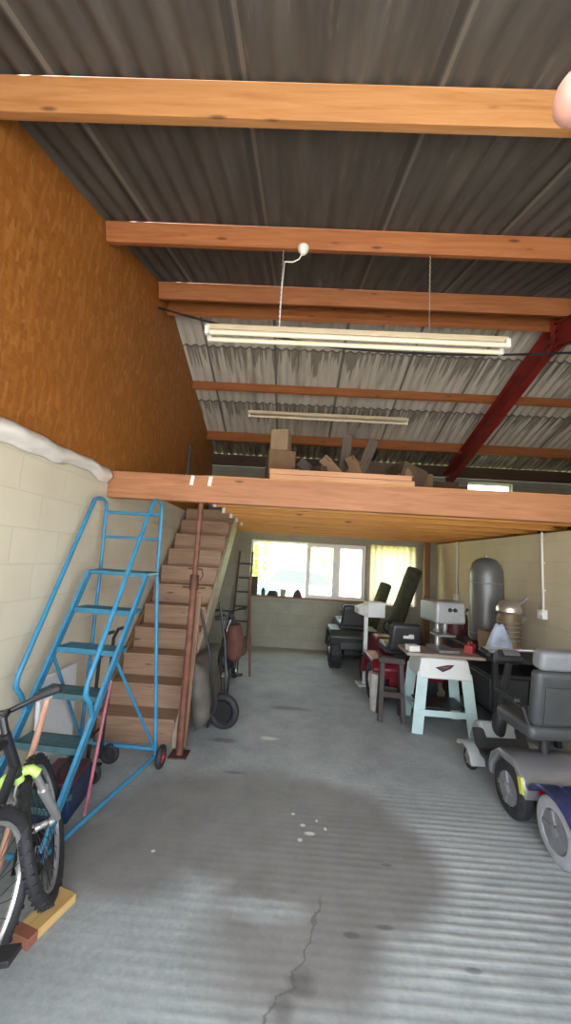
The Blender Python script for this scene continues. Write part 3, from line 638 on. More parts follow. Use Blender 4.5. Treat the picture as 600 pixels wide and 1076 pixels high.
# ------------------------------------------------------------------ mobility scooters, right foreground
m_vinyl = M('grey_vinyl_seat', (.06, .064, .068), .45, 0, .12); m_vinyl2 = M('pale_grey_vinyl', (.20, .21, .225), .5, 0, .1); m_plas = M('charcoal_plastic', (.028, .029, .032), .5, 0, .15)
m_silv = M('silver_scooter_paint', (.27, .27, .29), .28, .45, .05); m_pgrey = M('pale_grey_plastic', (.36, .39, .39), .4, 0, .08); m_sblue = M('deep_blue_scooter_paint', (.035, .042, .125), .28, .2, .1)
m_gtyre = M('pale_grey_tyre', (.36, .37, .40), .7, 0, .12, 18); m_refl = M('yellow_reflector', (.60, .62, .08), .25, 0, .05); m_redl = M('red_reflector', (.50, .02, .03), .25, 0, .05)
def scooter(label, loc, yaw, WBs, rr, rf, track, m_body, m_front, tyre_r, tyre_f, basket=False):
    """heading +y, rear axle at y=0"""
    t = thing('mobility_scooter', label, 'mobility scooter', loc, (0, 0, yaw), 'mobility scooters on the right')
    h = track / 2
    def wheel(nm, x, y, r, w, mt):
        f = MB(); f.lathe([(r * .62, -w / 2), (r * .86, -w / 2), (r, -w * .3), (r, w * .3), (r * .86, w / 2), (r * .62, w / 2)], (x, y, r), (1, 0, 0), 32, True); q = f.build(nm, mt, t, .004)
        f = MB(); sx = 1 if x > 0 else -1
        f.lathe([(r * .60, -w * .42), (r * .60, w * .42)], (x, y, r), (1, 0, 0), 24)
        f.lathe([(r * .2, 0), (r * .2, sx * w * .55), (r * .12, sx * w * .68)], (x, y, r), (1, 0, 0), 16)
        for k in range(5):
            a = 2 * PI * k / 5; f.bar((x + sx * w * .46, y + r * .18 * math.cos(a), r + r * .18 * math.sin(a)), (x + sx * w * .46, y + r * .58 * math.cos(a), r + r * .58 * math.sin(a)), r * .18, .012, (1, 0, 0))
        f.build('wheel_hub', m_silv, q)
    for s in (-1, 1): wheel('rear_wheel', s * h, 0, rr, .085, tyre_r); wheel('front_wheel', s * (h - .01), WBs, rf, .07 if rf > .1 else .05, tyre_f)
    f = MB(); f.box((0, WBs * .5, rr * .75), (h * 1.3, WBs * 1.05, .05)); f.cyl((-h, 0, rr), (h, 0, rr), .02); f.cyl((-h + .02, WBs, rf), (h - .02, WBs, rf), .016); f.build('chassis', m_plas, t, .01)
    f = MB(); f.prism([(-h + .03, .16, rr * .9), (-h + .03, WBs - .05, rr * .9), (-h + .03, WBs + .03, rr * .9 + .16), (-h + .03, WBs - .0, rr * .9 + .17), (-h + .03, WBs - .09, rr * .9 + .04), (-h + .03, .16, rr * .9 + .04)], (2 * h - .06, 0, 0)); f.build('footboard', m_plas, t, .012)
    # rear shroud swept over both back wheels
    top = rr * 2 + .02
    prof = [(-.195, rr * 1.15), (-.21, rr * 1.5), (-.18, top - .03), (-.08, top + .035), (.09, top + .03), (.19, top - .04), (.23, rr * 1.3), (.2, rr * .9), (.17, rr * 1.45), (.09, rr * 2.0), (-.09, rr * 2.0), (-.17, rr * 1.5)]
    f = MB(); f.prism([(-h - .055, a, b) for a, b in prof], (2 * h + .11, 0, 0)); sh = f.build('rear_shroud', m_body, t, .035, 4)
    for s in (-1, 1):
        f = MB(); f.box((s * (h + .052), -.17, top - .085), (.014, .045, .10), (-.25, 0, 0)); tag(f.build('reflector', m_refl, sh, .004), 'yellow reflector')
    for s in (-1, 1):
        f = MB(); f.box((s * h * .7, -.204, rr * 1.62), (.09, .02, .05)); tag(f.build('tail_light', m_redl, sh, .004), 'red tail light')
    # front cowl and mudguards
    ft = max(rf, .15)
    f = MB(); f.prism([(-h * .62, WBs - .10, rr * .9 + .02), (-h * .62, WBs + .03, rr * .9 + .22), (-h * .62, WBs + .13, ft + .19), (-h * .62, WBs + .20, ft + .05), (-h * .62, WBs + .18, ft - .06), (-h * .62, WBs - .02, ft - .07)], (h * 1.24, 0, 0)); fc = f.build('front_cowl', m_front, t, .03, 3)
    for s in (-1, 1):
        f = MB(); g = []
        for k in range(9):
            a = PI * (.2 + .8 * k / 8); g.append((s * h - .06, WBs + (rf + .05) * math.cos(a) * 1.12, rf + (rf + .045) * math.sin(a)))
        for k in range(8, -1, -1):
            a = PI * (.2 + .8 * k / 8); g.append((s * h - .06, WBs + (rf + .022) * math.cos(a) * 1.12, rf + (rf + .02) * math.sin(a)))
        f.prism(g, (.12, 0, 0)); f.build('mudguard', m_front if rf < .1 else m_body, t, .008)
    f = MB(); f.lathe([(.045, 0), (.05, .02), (.035, .04), (.005, .045)], (0, WBs + .145, ft + .12), (0, 1, .3), 20); f.build('headlight', m_white, fc)
    # tiller
    b0 = V((0, WBs + .02, ft + .1)); b1 = V((0, WBs - .16, .91))
    f = MB(); f.tube([b0, b0.lerp(b1, .5), b1], [.034, .03, .026], 12); f.lathe([(.045, 0), (.055, .04), (.055, .16), (.04, .2)], b0 + (b1 - b0) * .02, b1 - b0, 14); tl = f.build('tiller_column', m_plas, t)
    f = MB(); f.box(b1 + V((0, .02, .04)), (.22, .13, .10), (-.5, 0, 0), (.8, .75)); f.build('control_head', m_plas, tl, .02, 3)
    f = MB(); f.box(b1 + V((0, -.035, .085)), (.13, .012, .05), (-.9, 0, 0)); f.build('control_panel', m_silv, tl, .004)
    hy = b1 + V((0, .0, .07))
    f = MB(); f.tube([hy + V((-.25, -.13, .02)), hy + V((-.26, -.04, .035)), hy + V((-.20, .02, .03)), hy + V((0, .045, .02)), hy + V((.20, .02, .03)), hy + V((.26, -.04, .035)), hy + V((.25, -.13, .02))], .013, 10); hbq = f.build('handlebar', m_silver, tl)
    for s in (-1, 1):
        f = MB(); f.tube([hy + V((s * .255, -.05, .035)), hy + V((s * .25, -.15, .02))], .02, 12); f.build('grip', m_grip, hbq)
    if basket:
        f = MB(); c = b1 + V((0, .17, -.12))
        for k in range(6): f.tube([c + V((-.15 + .01 * k, -.09, .16 - .05 * k)), c + V((.15 - .01 * k, -.09, .16 - .05 * k)), c + V((.15 - .01 * k, .10, .16 - .05 * k)), c + V((-.15 + .01 * k, .10, .16 - .05 * k))], .003, 6, True)
        for k in range(9):
            x = -.14 + .035 * k
            for yq in (-.09, .10): f.cyl(c + V((x, yq, .16)), c + V((x * .75, yq, -.09)), .003, seg=6)
        f.build('wire_basket', m_dk, tl)
    # seat
    sz = rr * 2 + .20
    f = MB(); f.cyl((0, .04, top - .03), (0, .04, sz), .03); f.build('seat_post', m_plas, t)
    f = MB(); f.box((0, .07, sz + .04), (.43, .42, .10)); st = f.build('seat_cushion', m_vinyl, t, .04, 4)
    R = Euler((.16, 0, 0)).to_matrix(); c = V((0, -.15, sz + .28))
    f = MB(); f.box(c, (.42, .09, .38), R); bk = f.build('backrest', m_vinyl, t, .04, 4)
    f = MB(); f.box(c + R @ V((0, -.0, .26)), (.40, .11, .13), R); tag(f.build('headrest', m_vinyl2, bk, .03, 3), 'paler grey headrest')
    f = MB(); f.box(c + R @ V((.0, -.050, -.03)), (.30, .012, .24), R); f.build('back_panel', m_vinyl, bk, .004)
    for s in (-1, 1):
        f = MB(); f.tube([(s * .22, -.13, sz + .1), (s * .255, -.13, sz + .2), (s * .255, .0, sz + .21), (s * .255, .14, sz + .2)], .012, 8); a = f.build('armrest', m_plas, t)
        f = MB(); f.box((s * .255, .05, sz + .225), (.05, .25, .035)); f.build('arm_pad', m_grip, a, .012, 3)
    return t
scooter('silver and pale grey mobility scooter with grey high-backed seat and yellow reflector', (1.86, 2.88, 0), .04, .60, .175, .085, .50, m_silv, m_pgrey, m_tyre, m_tyre)
scooter('deep blue mobility scooter with a pale grey front tyre cut off by the right edge', (1.93, 1.60, 0), .02, .86, .17, .175, .56, m_sblue, m_sblue, m_gtyre, m_gtyre)

# ------------------------------------------------------------------ table saw stand, bench drill
m_cyan = M('pale_turquoise_enamel', (.50, .66, .65), .4, 0, .07, 7); m_whit2 = M('white_machine_enamel', (.72, .74, .73), .35, 0, .05); m_cast = M('worn_cast_iron', (.27, .265, .26), .45, .4, .2)
SX, SY, SA = 1.63, 4.29, -.04
t = thing('saw_stand', 'pale turquoise and white pressed-steel saw stand with a dark logo sticker', 'saw stand', (SX, SY, 0), (0, 0, SA))
W, D, HT = .58, .46, .73
legs = [(s, q) for s in (-1, 1) for q in (-1, 1)]
for s, q in legs:
    f = MB(); a = V((s * W * .5, q * D * .5, .0)); b = V((s * W * .395, q * D * .42, HT - .14))
    f.bar(a, b, .012, .085, (s * 1., 0, 0)); f.bar(a + V((-s * .03, 0, 0)), b + V((-s * .03, 0, 0)), .075, .012, (0, 1, 0)); lg = f.build('leg', m_cyan, t, .003)
for q in (-1, 1):
    f = MB(); f.bar((-W * .46, q * D * .47, .20), (W * .46, q * D * .47, .20), .02, .06, (0, 0, 1)); f.build('crossbar', m_cyan, t, .004)
for s in (-1, 1):
    f = MB(); f.bar((s * W * .46, -D * .46, .20), (s * W * .46, D * .46, .20), .02, .05, (0, 0, 1)); f.build('crossbar', m_cyan, t, .004)
f = MB(); f.box((0, 0, HT - .10), (W * .94, D * .96, .20), None, (.86, .9)); hd = f.build('top_housing', m_whit2, t, .02, 3)
f = MB(); y = -D * .463; f.prism([(-.10, y, HT - .085), (.02, y + .002, HT - .055), (.09, y + .004, HT - .05), (.05, y, HT - .09), (-.03, y - .004, HT - .125)], (0, -.006, 0)); f.build('logo_sticker', M('dark_sticker', (.04, .035, .045), .4), hd)
f = MB(); f.prism([(-.06, y - .0045, HT - .085), (.04, y - .0025, HT - .065), (.02, y - .0045, HT - .085)], (0, -.006, 0)); f.build('logo_flash', M('red_sticker', (.45, .04, .04), .4), hd)
f = MB(); f.box((0, .0, .24), (W * .80, D * .76, .012)); f.build('lower_shelf', m_dk, t)
wt = V((SX, SY, HT)); Rz = Matrix.Rotation(SA, 3, 'Z')
def onst(x, y, z=0): p = wt + Rz @ V((x, y, z)); return (p.x, p.y, p.z)
f = MB(); f.box((.03, .04, .016), (.80, .40, .032)); o = f.build('table_board', wood('grey_brown_board', (.24, .19, .15), (.34, .28, .23), (.44, .38, .32)), bevel=.004); o.location = wt; o.rotation_euler = (0, 0, SA)
tag(o, 'grey-brown wooden board lying across the top of the saw stand', 'board')
m_hammer = M('grey_hammered_enamel', (.31, .32, .33), .4, .15, .08, 30)
t = thing('bench_drill', 'grey bench pillar drill with boxy head and two black knobs on the saw stand', 'bench drill', onst(.06, .10, .033), (0, 0, .12))
f = MB(); f.box((0, -.03, .016), (.22, .33, .032)); f.build('base', m_cast, t, .006)
f = MB(); f.cyl((0, .08, .03), (0, .08, .48), .03, seg=20); f.build('column', m_galv, t)
f = MB(); f.box((0, -.04, .17), (.20, .20, .02)); f.cyl((0, .08, .13), (0, .08, .21), .045, seg=16); f.build('work_table', m_cast, t, .004)
f = MB(); f.box((0, -.02, .42), (.34, .40, .23), None, (.97, .96)); hd = f.build('head', m_hammer, t, .03, 3)
f = MB(); f.box((0, -.226, .455), (.10, .006, .05)); pl = f.build('switch_plate', m_pgrey, hd, .002)
for x in (-.025, .03):
    f = MB(); f.lathe([(.02, 0), (.022, .012), (.017, .028)], (x, -.228, .455), (0, -1, 0), 16); f.build('knob', m_grip, pl)
f = MB(); f.lathe([(.032, 0), (.028, -.05), (.022, -.09), (.008, -.12)], (0, -.08, .30), (0, 0, 1), 16); f.build('chuck', m_galv, t)
f = MB(); f.cyl((.16, -.06, .38), (.22, -.06, .38), .02)
for k in range(3):
    a = 2 * PI * k / 3 + .4; p = V((.21, -.06 + .13 * math.cos(a), .38 + .13 * math.sin(a))); f.cyl((.21, -.06, .38), p, .006); f.sph(p, .014, 10, 8)
f.build('feed_handle', m_dk, t)
f = MB(); f.box((0, .0, .04), (.17, .09, .08), None, (.9, .85)); f.tube([(-.06, 0, .08), (-.06, 0, .11), (.06, 0, .11), (.06, 0, .08)], .009, 8); o = f.build('red_tool_case', M('bright_red_plastic', (.42, .03, .035), .4), bevel=.01); o.location = onst(.36, .06, .033); o.rotation_euler = (0, 0, .9)
tag(o, 'small bright red tool case beside the bench drill', 'tool case')
f = MB(); f.box((0, 0, .025), (.12, .10, .05)); f.box((0, 0, .054), (.126, .106, .01)); o = f.build('white_carton', m_white, bevel=.004); o.location = onst(-.29, -.06, .033); o.rotation_euler = (0, 0, .2)
tag(o, 'small white carton on the left end of the board on the saw stand', 'carton')

# ------------------------------------------------------------------ garden tractors
m_mred = M('mower_red_paint', (.19, .014, .024), .35, .05, .15); m_mdark = M('dark_tractor_paint', (.035, .045, .04), .45, .1, .2); m_hub = M('cream_wheel_hub', (.66, .62, .54), .45, 0, .06)
m_seat = M('black_seat_vinyl', (.035, .033, .036), .45, 0, .12)
def tractor(label, loc, yaw, mb_, rr, rf, WBt, track, seat_z, logo):
    t = thing('lawn_tractor', label, 'lawn tractor', loc, (0, 0, yaw), 'ride-on tractors on the right')
    h = track / 2
    def wheel(nm, x, y, r, w):
        f = MB(); f.lathe([(r * .48, -w / 2), (r * .80, -w / 2), (r * .96, -w * .36), (r, -w * .15), (r, w * .15), (r * .96, w * .36), (r * .80, w / 2), (r * .48, w / 2)], (x, y, r), (1, 0, 0), 36, True)
        for k in range(20):
            a = 2 * PI * k / 20
            for s in (-1, 1): f.box((x + s * w * .22, y + r * math.cos(a + s * .08), r + r * math.sin(a + s * .08)), (w * .42, .022, .02), (a, 0, 0))
        q = f.build(nm, m_tyre, t); f = MB(); sx = 1 if x > 0 else -1
        f.lathe([(r * .50, -w * .40), (r * .50, w * .40)], (x, y, r), (1, 0, 0), 28); f.lathe([(r * .16, 0), (r * .16, sx * w * .46), (r * .1, sx * w * .52)], (x, y, r), (1, 0, 0), 14); f.build('wheel_hub', m_hub, q)
    for s in (-1, 1): wheel('rear_wheel', s * h, 0, rr, .19); wheel('front_wheel', s * (h - .04), WBt, rf, .13)
    f = MB(); f.box((0, WBt * .5, rr), (.26, WBt + .2, .12)); f.cyl((-h, 0, rr), (h, 0, rr), .03); f.cyl((-h + .04, WBt, rf), (h - .04, WBt, rf), .022); f.build('chassis', m_dk, t, .01)
    zt = rr * 2 + .06
    prof = [(-.30, zt - .20), (-.33, zt - .07), (-.24, zt + .02), (.20, zt + .03), (.33, zt - .10), (.42, rr + .02), (.40, rr - .02), (.27, rr + .10), (.18, zt - .05), (-.2, zt - .05)]
    f = MB(); f.prism([(-h - .12, a, b) for a, b in prof], (2 * h + .24, 0, 0)); f.build('rear_fender', mb_, t, .03, 3)
    f = MB(); f.box((0, -.16, zt - .16), (.46, .30, .22)); f.build('engine_cover', mb_, t, .02, 3)
    f = MB(); f.box((0, WBt * .46, rr + .0), (2 * h + .06, .42, .025)); f.build('foot_plate', m_dk, t, .008)
    hp = [(WBt - .42, rr + .02), (WBt + .24, rr - .02), (WBt + .27, rr + .17), (WBt + .2, rr + .36), (WBt - .05, rr + .44), (WBt - .38, rr + .46), (WBt - .44, rr + .38)]
    f = MB(); f.prism([(-.21, a, b) for a, b in hp], (.42, 0, 0)); hd = f.build('bonnet', mb_, t, .045, 4)
    f = MB()
    for k in range(5): f.box((0, WBt + .262, rr + .0 + .035 * k), (.30, .016, .014))
    f.build('grille', m_dk, hd)
    f = MB(); f.box((0, WBt * .55, rr * .72), (2 * h - .1, .42, .14), None, (.9, .9)); f.build('cutter_deck', mb_, t, .03, 3)
    f = MB(); f.cyl((0, WBt - .42, rr + .40), (0, WBt - .52, rr + .58), .018); f.torus((0, WBt - .53, rr + .60), (0, -.5, .87), .165, .014, 32, 8)
    for k in range(3):
        a = 2 * PI * k / 3; f.cyl((0, WBt - .53, rr + .59), (.16 * math.cos(a), WBt - .53 + .14 * math.sin(a), rr + .60 + .08 * math.sin(a)), .009, seg=8)
    f.build('steering_wheel', m_grip, t)
    f = MB(); f.box((0, .08, seat_z + .04), (.44, .42, .12)); f.box((0, .05, (zt + seat_z) / 2), (.22, .26, seat_z - zt + .06)); st = f.build('seat', m_seat, t, .04, 4)
    R = Euler((.14, 0, 0)).to_matrix(); c = V((0, -.17, seat_z + .21))
    f = MB(); f.box(c, (.42, .11, .34), R, (.86, .9)); bk = f.build('seat_back', m_seat, t, .045, 4)
    if logo:
        f = MB(); f.box(c + R @ V((.02, -.056, .02)), (.13, .008, .035), R); f.box(c + R @ V((.05, -.057, .045)), (.06, .008, .02), R); tag(f.build('logo_badge', m_white, bk, .003), 'small white maker badge on the seat back')
    return t
tractor('red ride-on lawn tractor with a black badged seat back and cream wheel hubs', (1.43, 5.0, 0), .03, m_mred, .225, .17, .76, .60, .58, True)
tractor('dark garden tractor with big tyres parked behind the red ride-on mower', (1.02, 6.33, 0), .02, m_mdark, .27, .19, .70, .52, .62, False)
f = MB(); f.cyl((0, 0, 0), (0, 0, .40), .075, .085, 22); f.torus((0, 0, .40), (0, 0, 1), .083, .008, 24, 6); o = f.build('white_tub', M('grubby_white_plastic', (.46, .44, .41), .5, 0, .15)); o.location = (1.06, 4.64, 0)
tag(o, 'tall grubby white plastic tub on the floor by the red mower wheel', 'tub')
t = thing('trestle', 'dark wooden trestle standing beside the white tub and red mower', 'trestle', (1.165, 4.42, 0), (0, 0, -.12))
m_dw = wood('dark_brown_wood', (.022, .015, .013), (.036, .024, .02), (.055, .036, .03), 'z')
for s in (-1, 1):
    for q in (-1, 1):
        f = MB(); f.bar((s * .12 + .0, q * .12, 0), (s * .10, q * .03, .58), .05, .035, (0, 1, 0)); f.build('leg', m_dw, t, .003)
f = MB(); f.box((0, 0, .61), (.28, .09, .06)); f.build('top_rail', m_dw, t, .004)
for q in (-1, 1):
    f = MB(); f.box((0, q * .088, .27), (.24, .02, .06)); f.build('cross_rail', m_dw, t, .003)
t = thing('post_lantern', 'white box-shaped lantern on a slim white post behind the red mower', 'lantern', (1.085, 5.52, 0), (0, 0, .1))
f = MB(); f.box((0, 0, .46), (.05, .05, .92)); f.box((0, 0, .01), (.20, .20, .02)); f.build('post', m_whit2, t, .004)
f = MB(); f.box((.12, 0, 1.01), (.24, .2, .18)); f.build('lantern_box', m_whit2, t, .008)
f = MB(); f.prism([(.0, -.1, .92), (.0, -.1, 1.10), (-.13, -.05, 1.04), (-.13, -.05, .96)], (0, .2, 0)); f.build('lantern_hood', M('dull_cream_plastic', (.55, .53, .48), .5), t, .004)
f = MB(); f.box((.12, 0, 1.112), (.27, .23, .022)); f.build('lantern_lid', m_white, t, .004)

# rolled carpets, post and pipes at the back right
m_olive = M('olive_carpet', (.075, .075, .038), .95, 0, .3, 14, .4); m_olive2 = M('dark_olive_carpet', (.05, .052, .032), .95, 0, .3, 14, .4)
def roll(label, p0, p1, r, m):
    p0, p1 = V(p0), V(p1); f = MB(); d = p1 - p0
    x = d.normalized().orthogonal().normalized(); y = d.normalized().cross(x); out = []
    for e in (0., 1.):
        pass
    pr = [(r * .96, 0), (r, .01)] + [(r * (1 + .03 * math.sin(k * 2.1)), d.length * k / 8) for k in range(1, 8)] + [(r, d.length - .01), (r * .93, d.length), (r * .7, d.length + .012), (r * .66, d.length - .01), (r * .4, d.length + .01), (r * .36, d.length - .01), (r * .12, d.length + .005)]
    f.lathe(pr, (0, 0, 0), d, 22); o = f.build('carpet_roll', m); o.location = p0; tag(o, label, 'carpet roll', 'carpet rolls in the back right corner'); return o
roll('tall dark olive carpet roll leaning right, the higher of the pair in the back corner', (1.62, 6.72, .10), (2.22, 6.98, 1.60), .135, m_olive2)
roll('shorter olive carpet roll leaning in front of the curtained window', (1.36, 7.2, .08), (1.78, 7.26, 1.30), .11, m_olive)
f = MB(); f.box((0, 0, 1.055), (.10, .10, 2.11)); o = f.build('timber_post', wood('brown_corner_post', (.16, .08, .035), (.22, .115, .05), (.28, .15, .07), 'z'), bevel=.004); o.location = (2.47, 7.1, 0); tag(o, 'brown timber post holding up the loft in the back right corner', 'post')
def conduit(label, y, z0, z1, box):
    t = thing('wall_conduit', label, 'conduit', (XR - .016, y, z0), (0, 0, 0), 'white conduits on the right wall')
    f = MB(); f.cyl((0, 0, 0), (0, 0, z1 - z0), .0125, seg=12); f.build('pipe', m_pvc, t)
    for k in (.25, .6, .9):
        f = MB(); f.box((.004, 0, (z1 - z0) * k), (.024, .05, .016)); f.build('saddle_clip', m_pvc, t, .002)
    if box:
        f = MB(); f.box((-.014, 0, -.045), (.055, .10, .10)); b = f.build('socket_box', m_white, t, .006)
        for q in (-.022, .02):
            f = MB(); f.box((-.045, q, -.04), (.01, .02, .03)); f.build('socket_switch', m_pvc, b, .002)
conduit('white conduit running down to a socket box on the right wall', 4.25, 1.27, 2.11, True)
conduit('thin white conduit deeper on the right wall, left of the grey cylinder', 6.42, 1.24, 2.11, True)

# dark workbench along the right wall with tanks on it
t = thing('workbench', 'dark steel workbench along the right wall under the grey cylinder', 'workbench', (2.37, 4.55, 0))
f = MB(); f.box((0, 0, .78), (.66, 1.20, .045)); f.build('bench_top', m_dk, t, .006)
for s in (-1, 1):
    for q in (-1, 1):
        f = MB(); f.box((s * .30, q * .57, .379), (.05, .05, .757)); f.build('leg', m_dk, t, .004)
f = MB(); f.box((0, 0, .22), (.62, 1.14, .025)); f.build('lower_shelf', m_dk, t, .003)
f = MB(); f.box((.28, 0, .5), (.02, 1.1, .5)); f.build('back_panel', m_dk, t)
BT = .8025
t = thing('storage_bin', 'black lidded plastic bin on the lower shelf of the dark workbench', 'bin', (2.28, 4.42, .233))
f = MB(); f.box((0, 0, .17), (.38, .62, .34), None, (1.08, 1.05)); f.build('bin_body', m_plas, t, .02, 3)
f = MB(); f.box((0, 0, .36), (.43, .67, .04)); f.build('bin_lid', m_black, t, .012)
m_tank = M('grey_tank_paint', (.135, .135, .135), .38, .25, .12, 8)
t = thing('water_cylinder', 'big dark grey domed cylinder standing at the right wall', 'cylinder', (2.43, 4.86, BT), (0, 0, 0))
f = MB(); f.lathe([(.16, 0), (.19, .02), (.193, .06), (.193, .78), (.186, .86), (.16, .935), (.115, .985), (.06, 1.01), (.001, 1.015)], seg=40); f.build('tank_shell', m_tank, t, ang=50)
f = MB(); f.cyl((0, 0, 1.0), (0, 0, 1.04), .025); f.build('top_boss', m_cast, t)
for z in (.10, .70):
    f = MB(); f.torus((0, 0, z), (0, 0, 1), .1935, .005, 40, 6); f.build('seam_band', m_cast, t)
t = thing('gas_bottle', 'maroon gas bottle with a red collar left of the grey cylinder', 'gas bottle', (2.30, 5.46, 0))
m_mar = M('maroon_paint', (.14, .028, .032), .45, .1, .2)
f = MB(); f.lathe([(.13, 0), (.155, .03), (.165, .08), (.165, .95), (.15, 1.03), (.11, 1.09), (.05, 1.12), (.03, 1.13)], seg=30); f.build('bottle_shell', m_mar, t, ang=50)
f = MB(); f.lathe([(.028, 1.12), (.03, 1.18), (.02, 1.20)], seg=14); f.cyl((-.05, 0, 1.17), (.05, 0, 1.17), .012); f.build('valve', M('brass', (.45, .30, .09), .35, .8), t)
f = MB(); f.torus((0, 0, 1.16), (0, 0, 1), .10, .012, 26, 8); f.build('collar', M('red_collar', (.36, .03, .03), .4), t)
t = thing('outboard_engine', 'upright old engine with a shiny metal top and brown body by the right wall', 'engine', (2.36, 4.24, BT), (0, 0, .35))
f = MB(); f.lathe([(.08, 0), (.11, .02), (.12, .10), (.10, .2), (.115, .28), (.12, .36), (.10, .42)], seg=24); f.build('engine_body', M('brown_gold_enamel', (.16, .11, .06), .5, .3, .3), t)
f = MB(); f.lathe([(.10, .41), (.125, .43), (.125, .47), (.10, .52), (.06, .55), (.02, .56)], seg=24); f.build('recoil_cover', M('dull_chrome', (.55, .53, .48), .3, .8, .1), t)
f = MB()
for k in range(6): f.torus((0, 0, .10 + .045 * k), (0, 0, 1), .114, .006, 24, 6)
f.build('cooling_fins', m_cast, t)
f = MB(); f.cyl((.1, .0, .32), (.22, 0, .36), .03, seg=14); f.cyl((.06, -.06, .5), (.16, -.10, .6), .012); f.build('exhaust', m_cast, t)
f = MB()
def bagf(u, v):
    a = 2 * PI * u; z = .30 * v; r = .125 * (1 - .72 * v ** 1.4) * min(1, (v * 9 + .3)) * (1 + .07 * v * math.sin(7 * a + 2)) * (1 + .05 * math.sin(3 * a + 4 * v))
    return (r * 1.1 * math.cos(a), r * .8 * math.sin(a), z + .008 * math.sin(4 * a) * v)
f.grid(bagf, 48, 24); bmesh.ops.remove_doubles(f.bm, verts=f.bm.verts[:], dist=.0005); o = f.build('carrier_bag', M('blue_white_plastic', (.36, .41, .52), .45, 0, .4, 9), solid=.003); o.location = (2.17, 4.08, BT + .012); tag(o, 'blue and white plastic carrier bag at the near end of the dark workbench', 'carrier bag')
f = MB(); f.box((0, 0, .09), (.24, .18, .18)); f.box((0, 0, .186), (.25, .19, .012)); o = f.build('brown_carton', M('brown_card', (.24, .15, .08), .8, 0, .15), bevel=.004); o.location = (2.28, 4.42, BT); o.rotation_euler = (0, 0, .3); tag(o, 'brown carton on the workbench between the bag and the engine', 'carton')

# ------------------------------------------------------------------ under the stairs, left
t = thing('wheelbarrow', 'upturned wheelbarrow with dull grey tray leaning against the side of the stairs', 'wheelbarrow', (-.74, 3.88, 0), (0, 0, -.15))
m_tray = M('dull_grey_brown_tray', (.11, .095, .08), .6, .3, .25, 8)
def tray(u, v):
    # tray stood on edge, its open side turned to the stairs
    a = (u - .5) * 2; b = v; w = .27 * (1 - .25 * abs(b - .5)); d = .16 * (1 - max(abs(a), abs(b - .5) * 2) ** 4)
    return (-.02 + d - .12 * b, a * w, .06 + .62 * b)
f = MB(); f.grid(tray, 16, 16); f.build('tray', m_tray, t, solid=.005)
for s in (-1, 1):
    f = MB(); f.tube([(.05, s * .10, .05), (.12, s * .18, .3), (.06, s * .22, .75), (-.05, s * .27, 1.15)], .014, 8); f.build('handle', m_dk, t)
f = MB(); f.torus((.16, 0, .17), (.1, 1, 0), .13, .035, 28, 10); w_ = f.build('wheel', m_tyre, t)
f = MB(); f.lathe([(.095, -.02), (.095, .02)], (.16, 0, .17), (.1, 1, 0), 20); f.build('wheel_hub', m_dk, w_)
bicycle('dark old bicycle parked under the open side of the stairs', (-.66, 4.45, .004), .03, .12, m_blk, m_blk, .31)
def sack(u, v):
    a = 2 * PI * u; r = .15 * (math.sin(PI * (.1 + .8 * v)) ** .5) * (1 + .08 * math.sin(2 * a + 6 * v))
    return (r * .75 * math.cos(a), r * math.sin(a), .40 * v)
t = thing('rucksack', 'reddish brown rucksack hung among the dark bikes beside the stairs', 'rucksack', (-.61, 4.60, .46), (0, -.05, .1))
f = MB(); f.grid(sack, 24, 12); bmesh.ops.remove_doubles(f.bm, verts=f.bm.verts[:], dist=.0005); f.build('bag_body', M('reddish_brown_canvas', (.13, .052, .038), .85, 0, .2, 12), t, solid=.004)
f = MB(); f.sph((.10, 0, .15), (.05, .10, .11), 16, 10); f.build('front_pocket', M('dark_brown_canvas', (.08, .035, .028), .85), t)
f = MB(); f.tube([(-.0, -.07, .36), (-.02, -.06, .50), (-.06, -.05, .535), (-.06, .05, .535), (-.02, .06, .50), (0, .07, .36)], .012, 8); f.build('shoulder_strap', m_black, t)
m_rod = M('reddish_rod', (.19, .075, .055), .6, .1, .25)
f = MB(); f.cyl((0, 0, 0), (-.10, .10, 1.36), .017, seg=12); o = f.build('garden_rod', m_rod); o.location = (-.50, 5.55, 0); tag(o, 'reddish garden pole leaning beside the dark bicycle near the stairs', 'pole')
t = thing('wooden_ladder', 'dark narrow ladder leaning on the back wall left of the window', 'ladder', (-.88, 7.05, 0))
m_lad = wood('dark_ladder_wood', (.045, .03, .022), (.07, .05, .035), (.1, .07, .05), 'z')
for s in (-1, 1):
    f = MB(); f.bar((s * .15, -.02, 0), (s * .12, .27, 1.75), .032, .055, (0, 1, 0)); f.build('stile', m_lad, t, .004)
for k in range(6):
    z = .22 + .26 * k; f = MB(); f.cyl((-.15, -.02 + .2 * z, z), (.15, -.02 + .2 * z, z), .014); f.build('rung', m_lad, t)

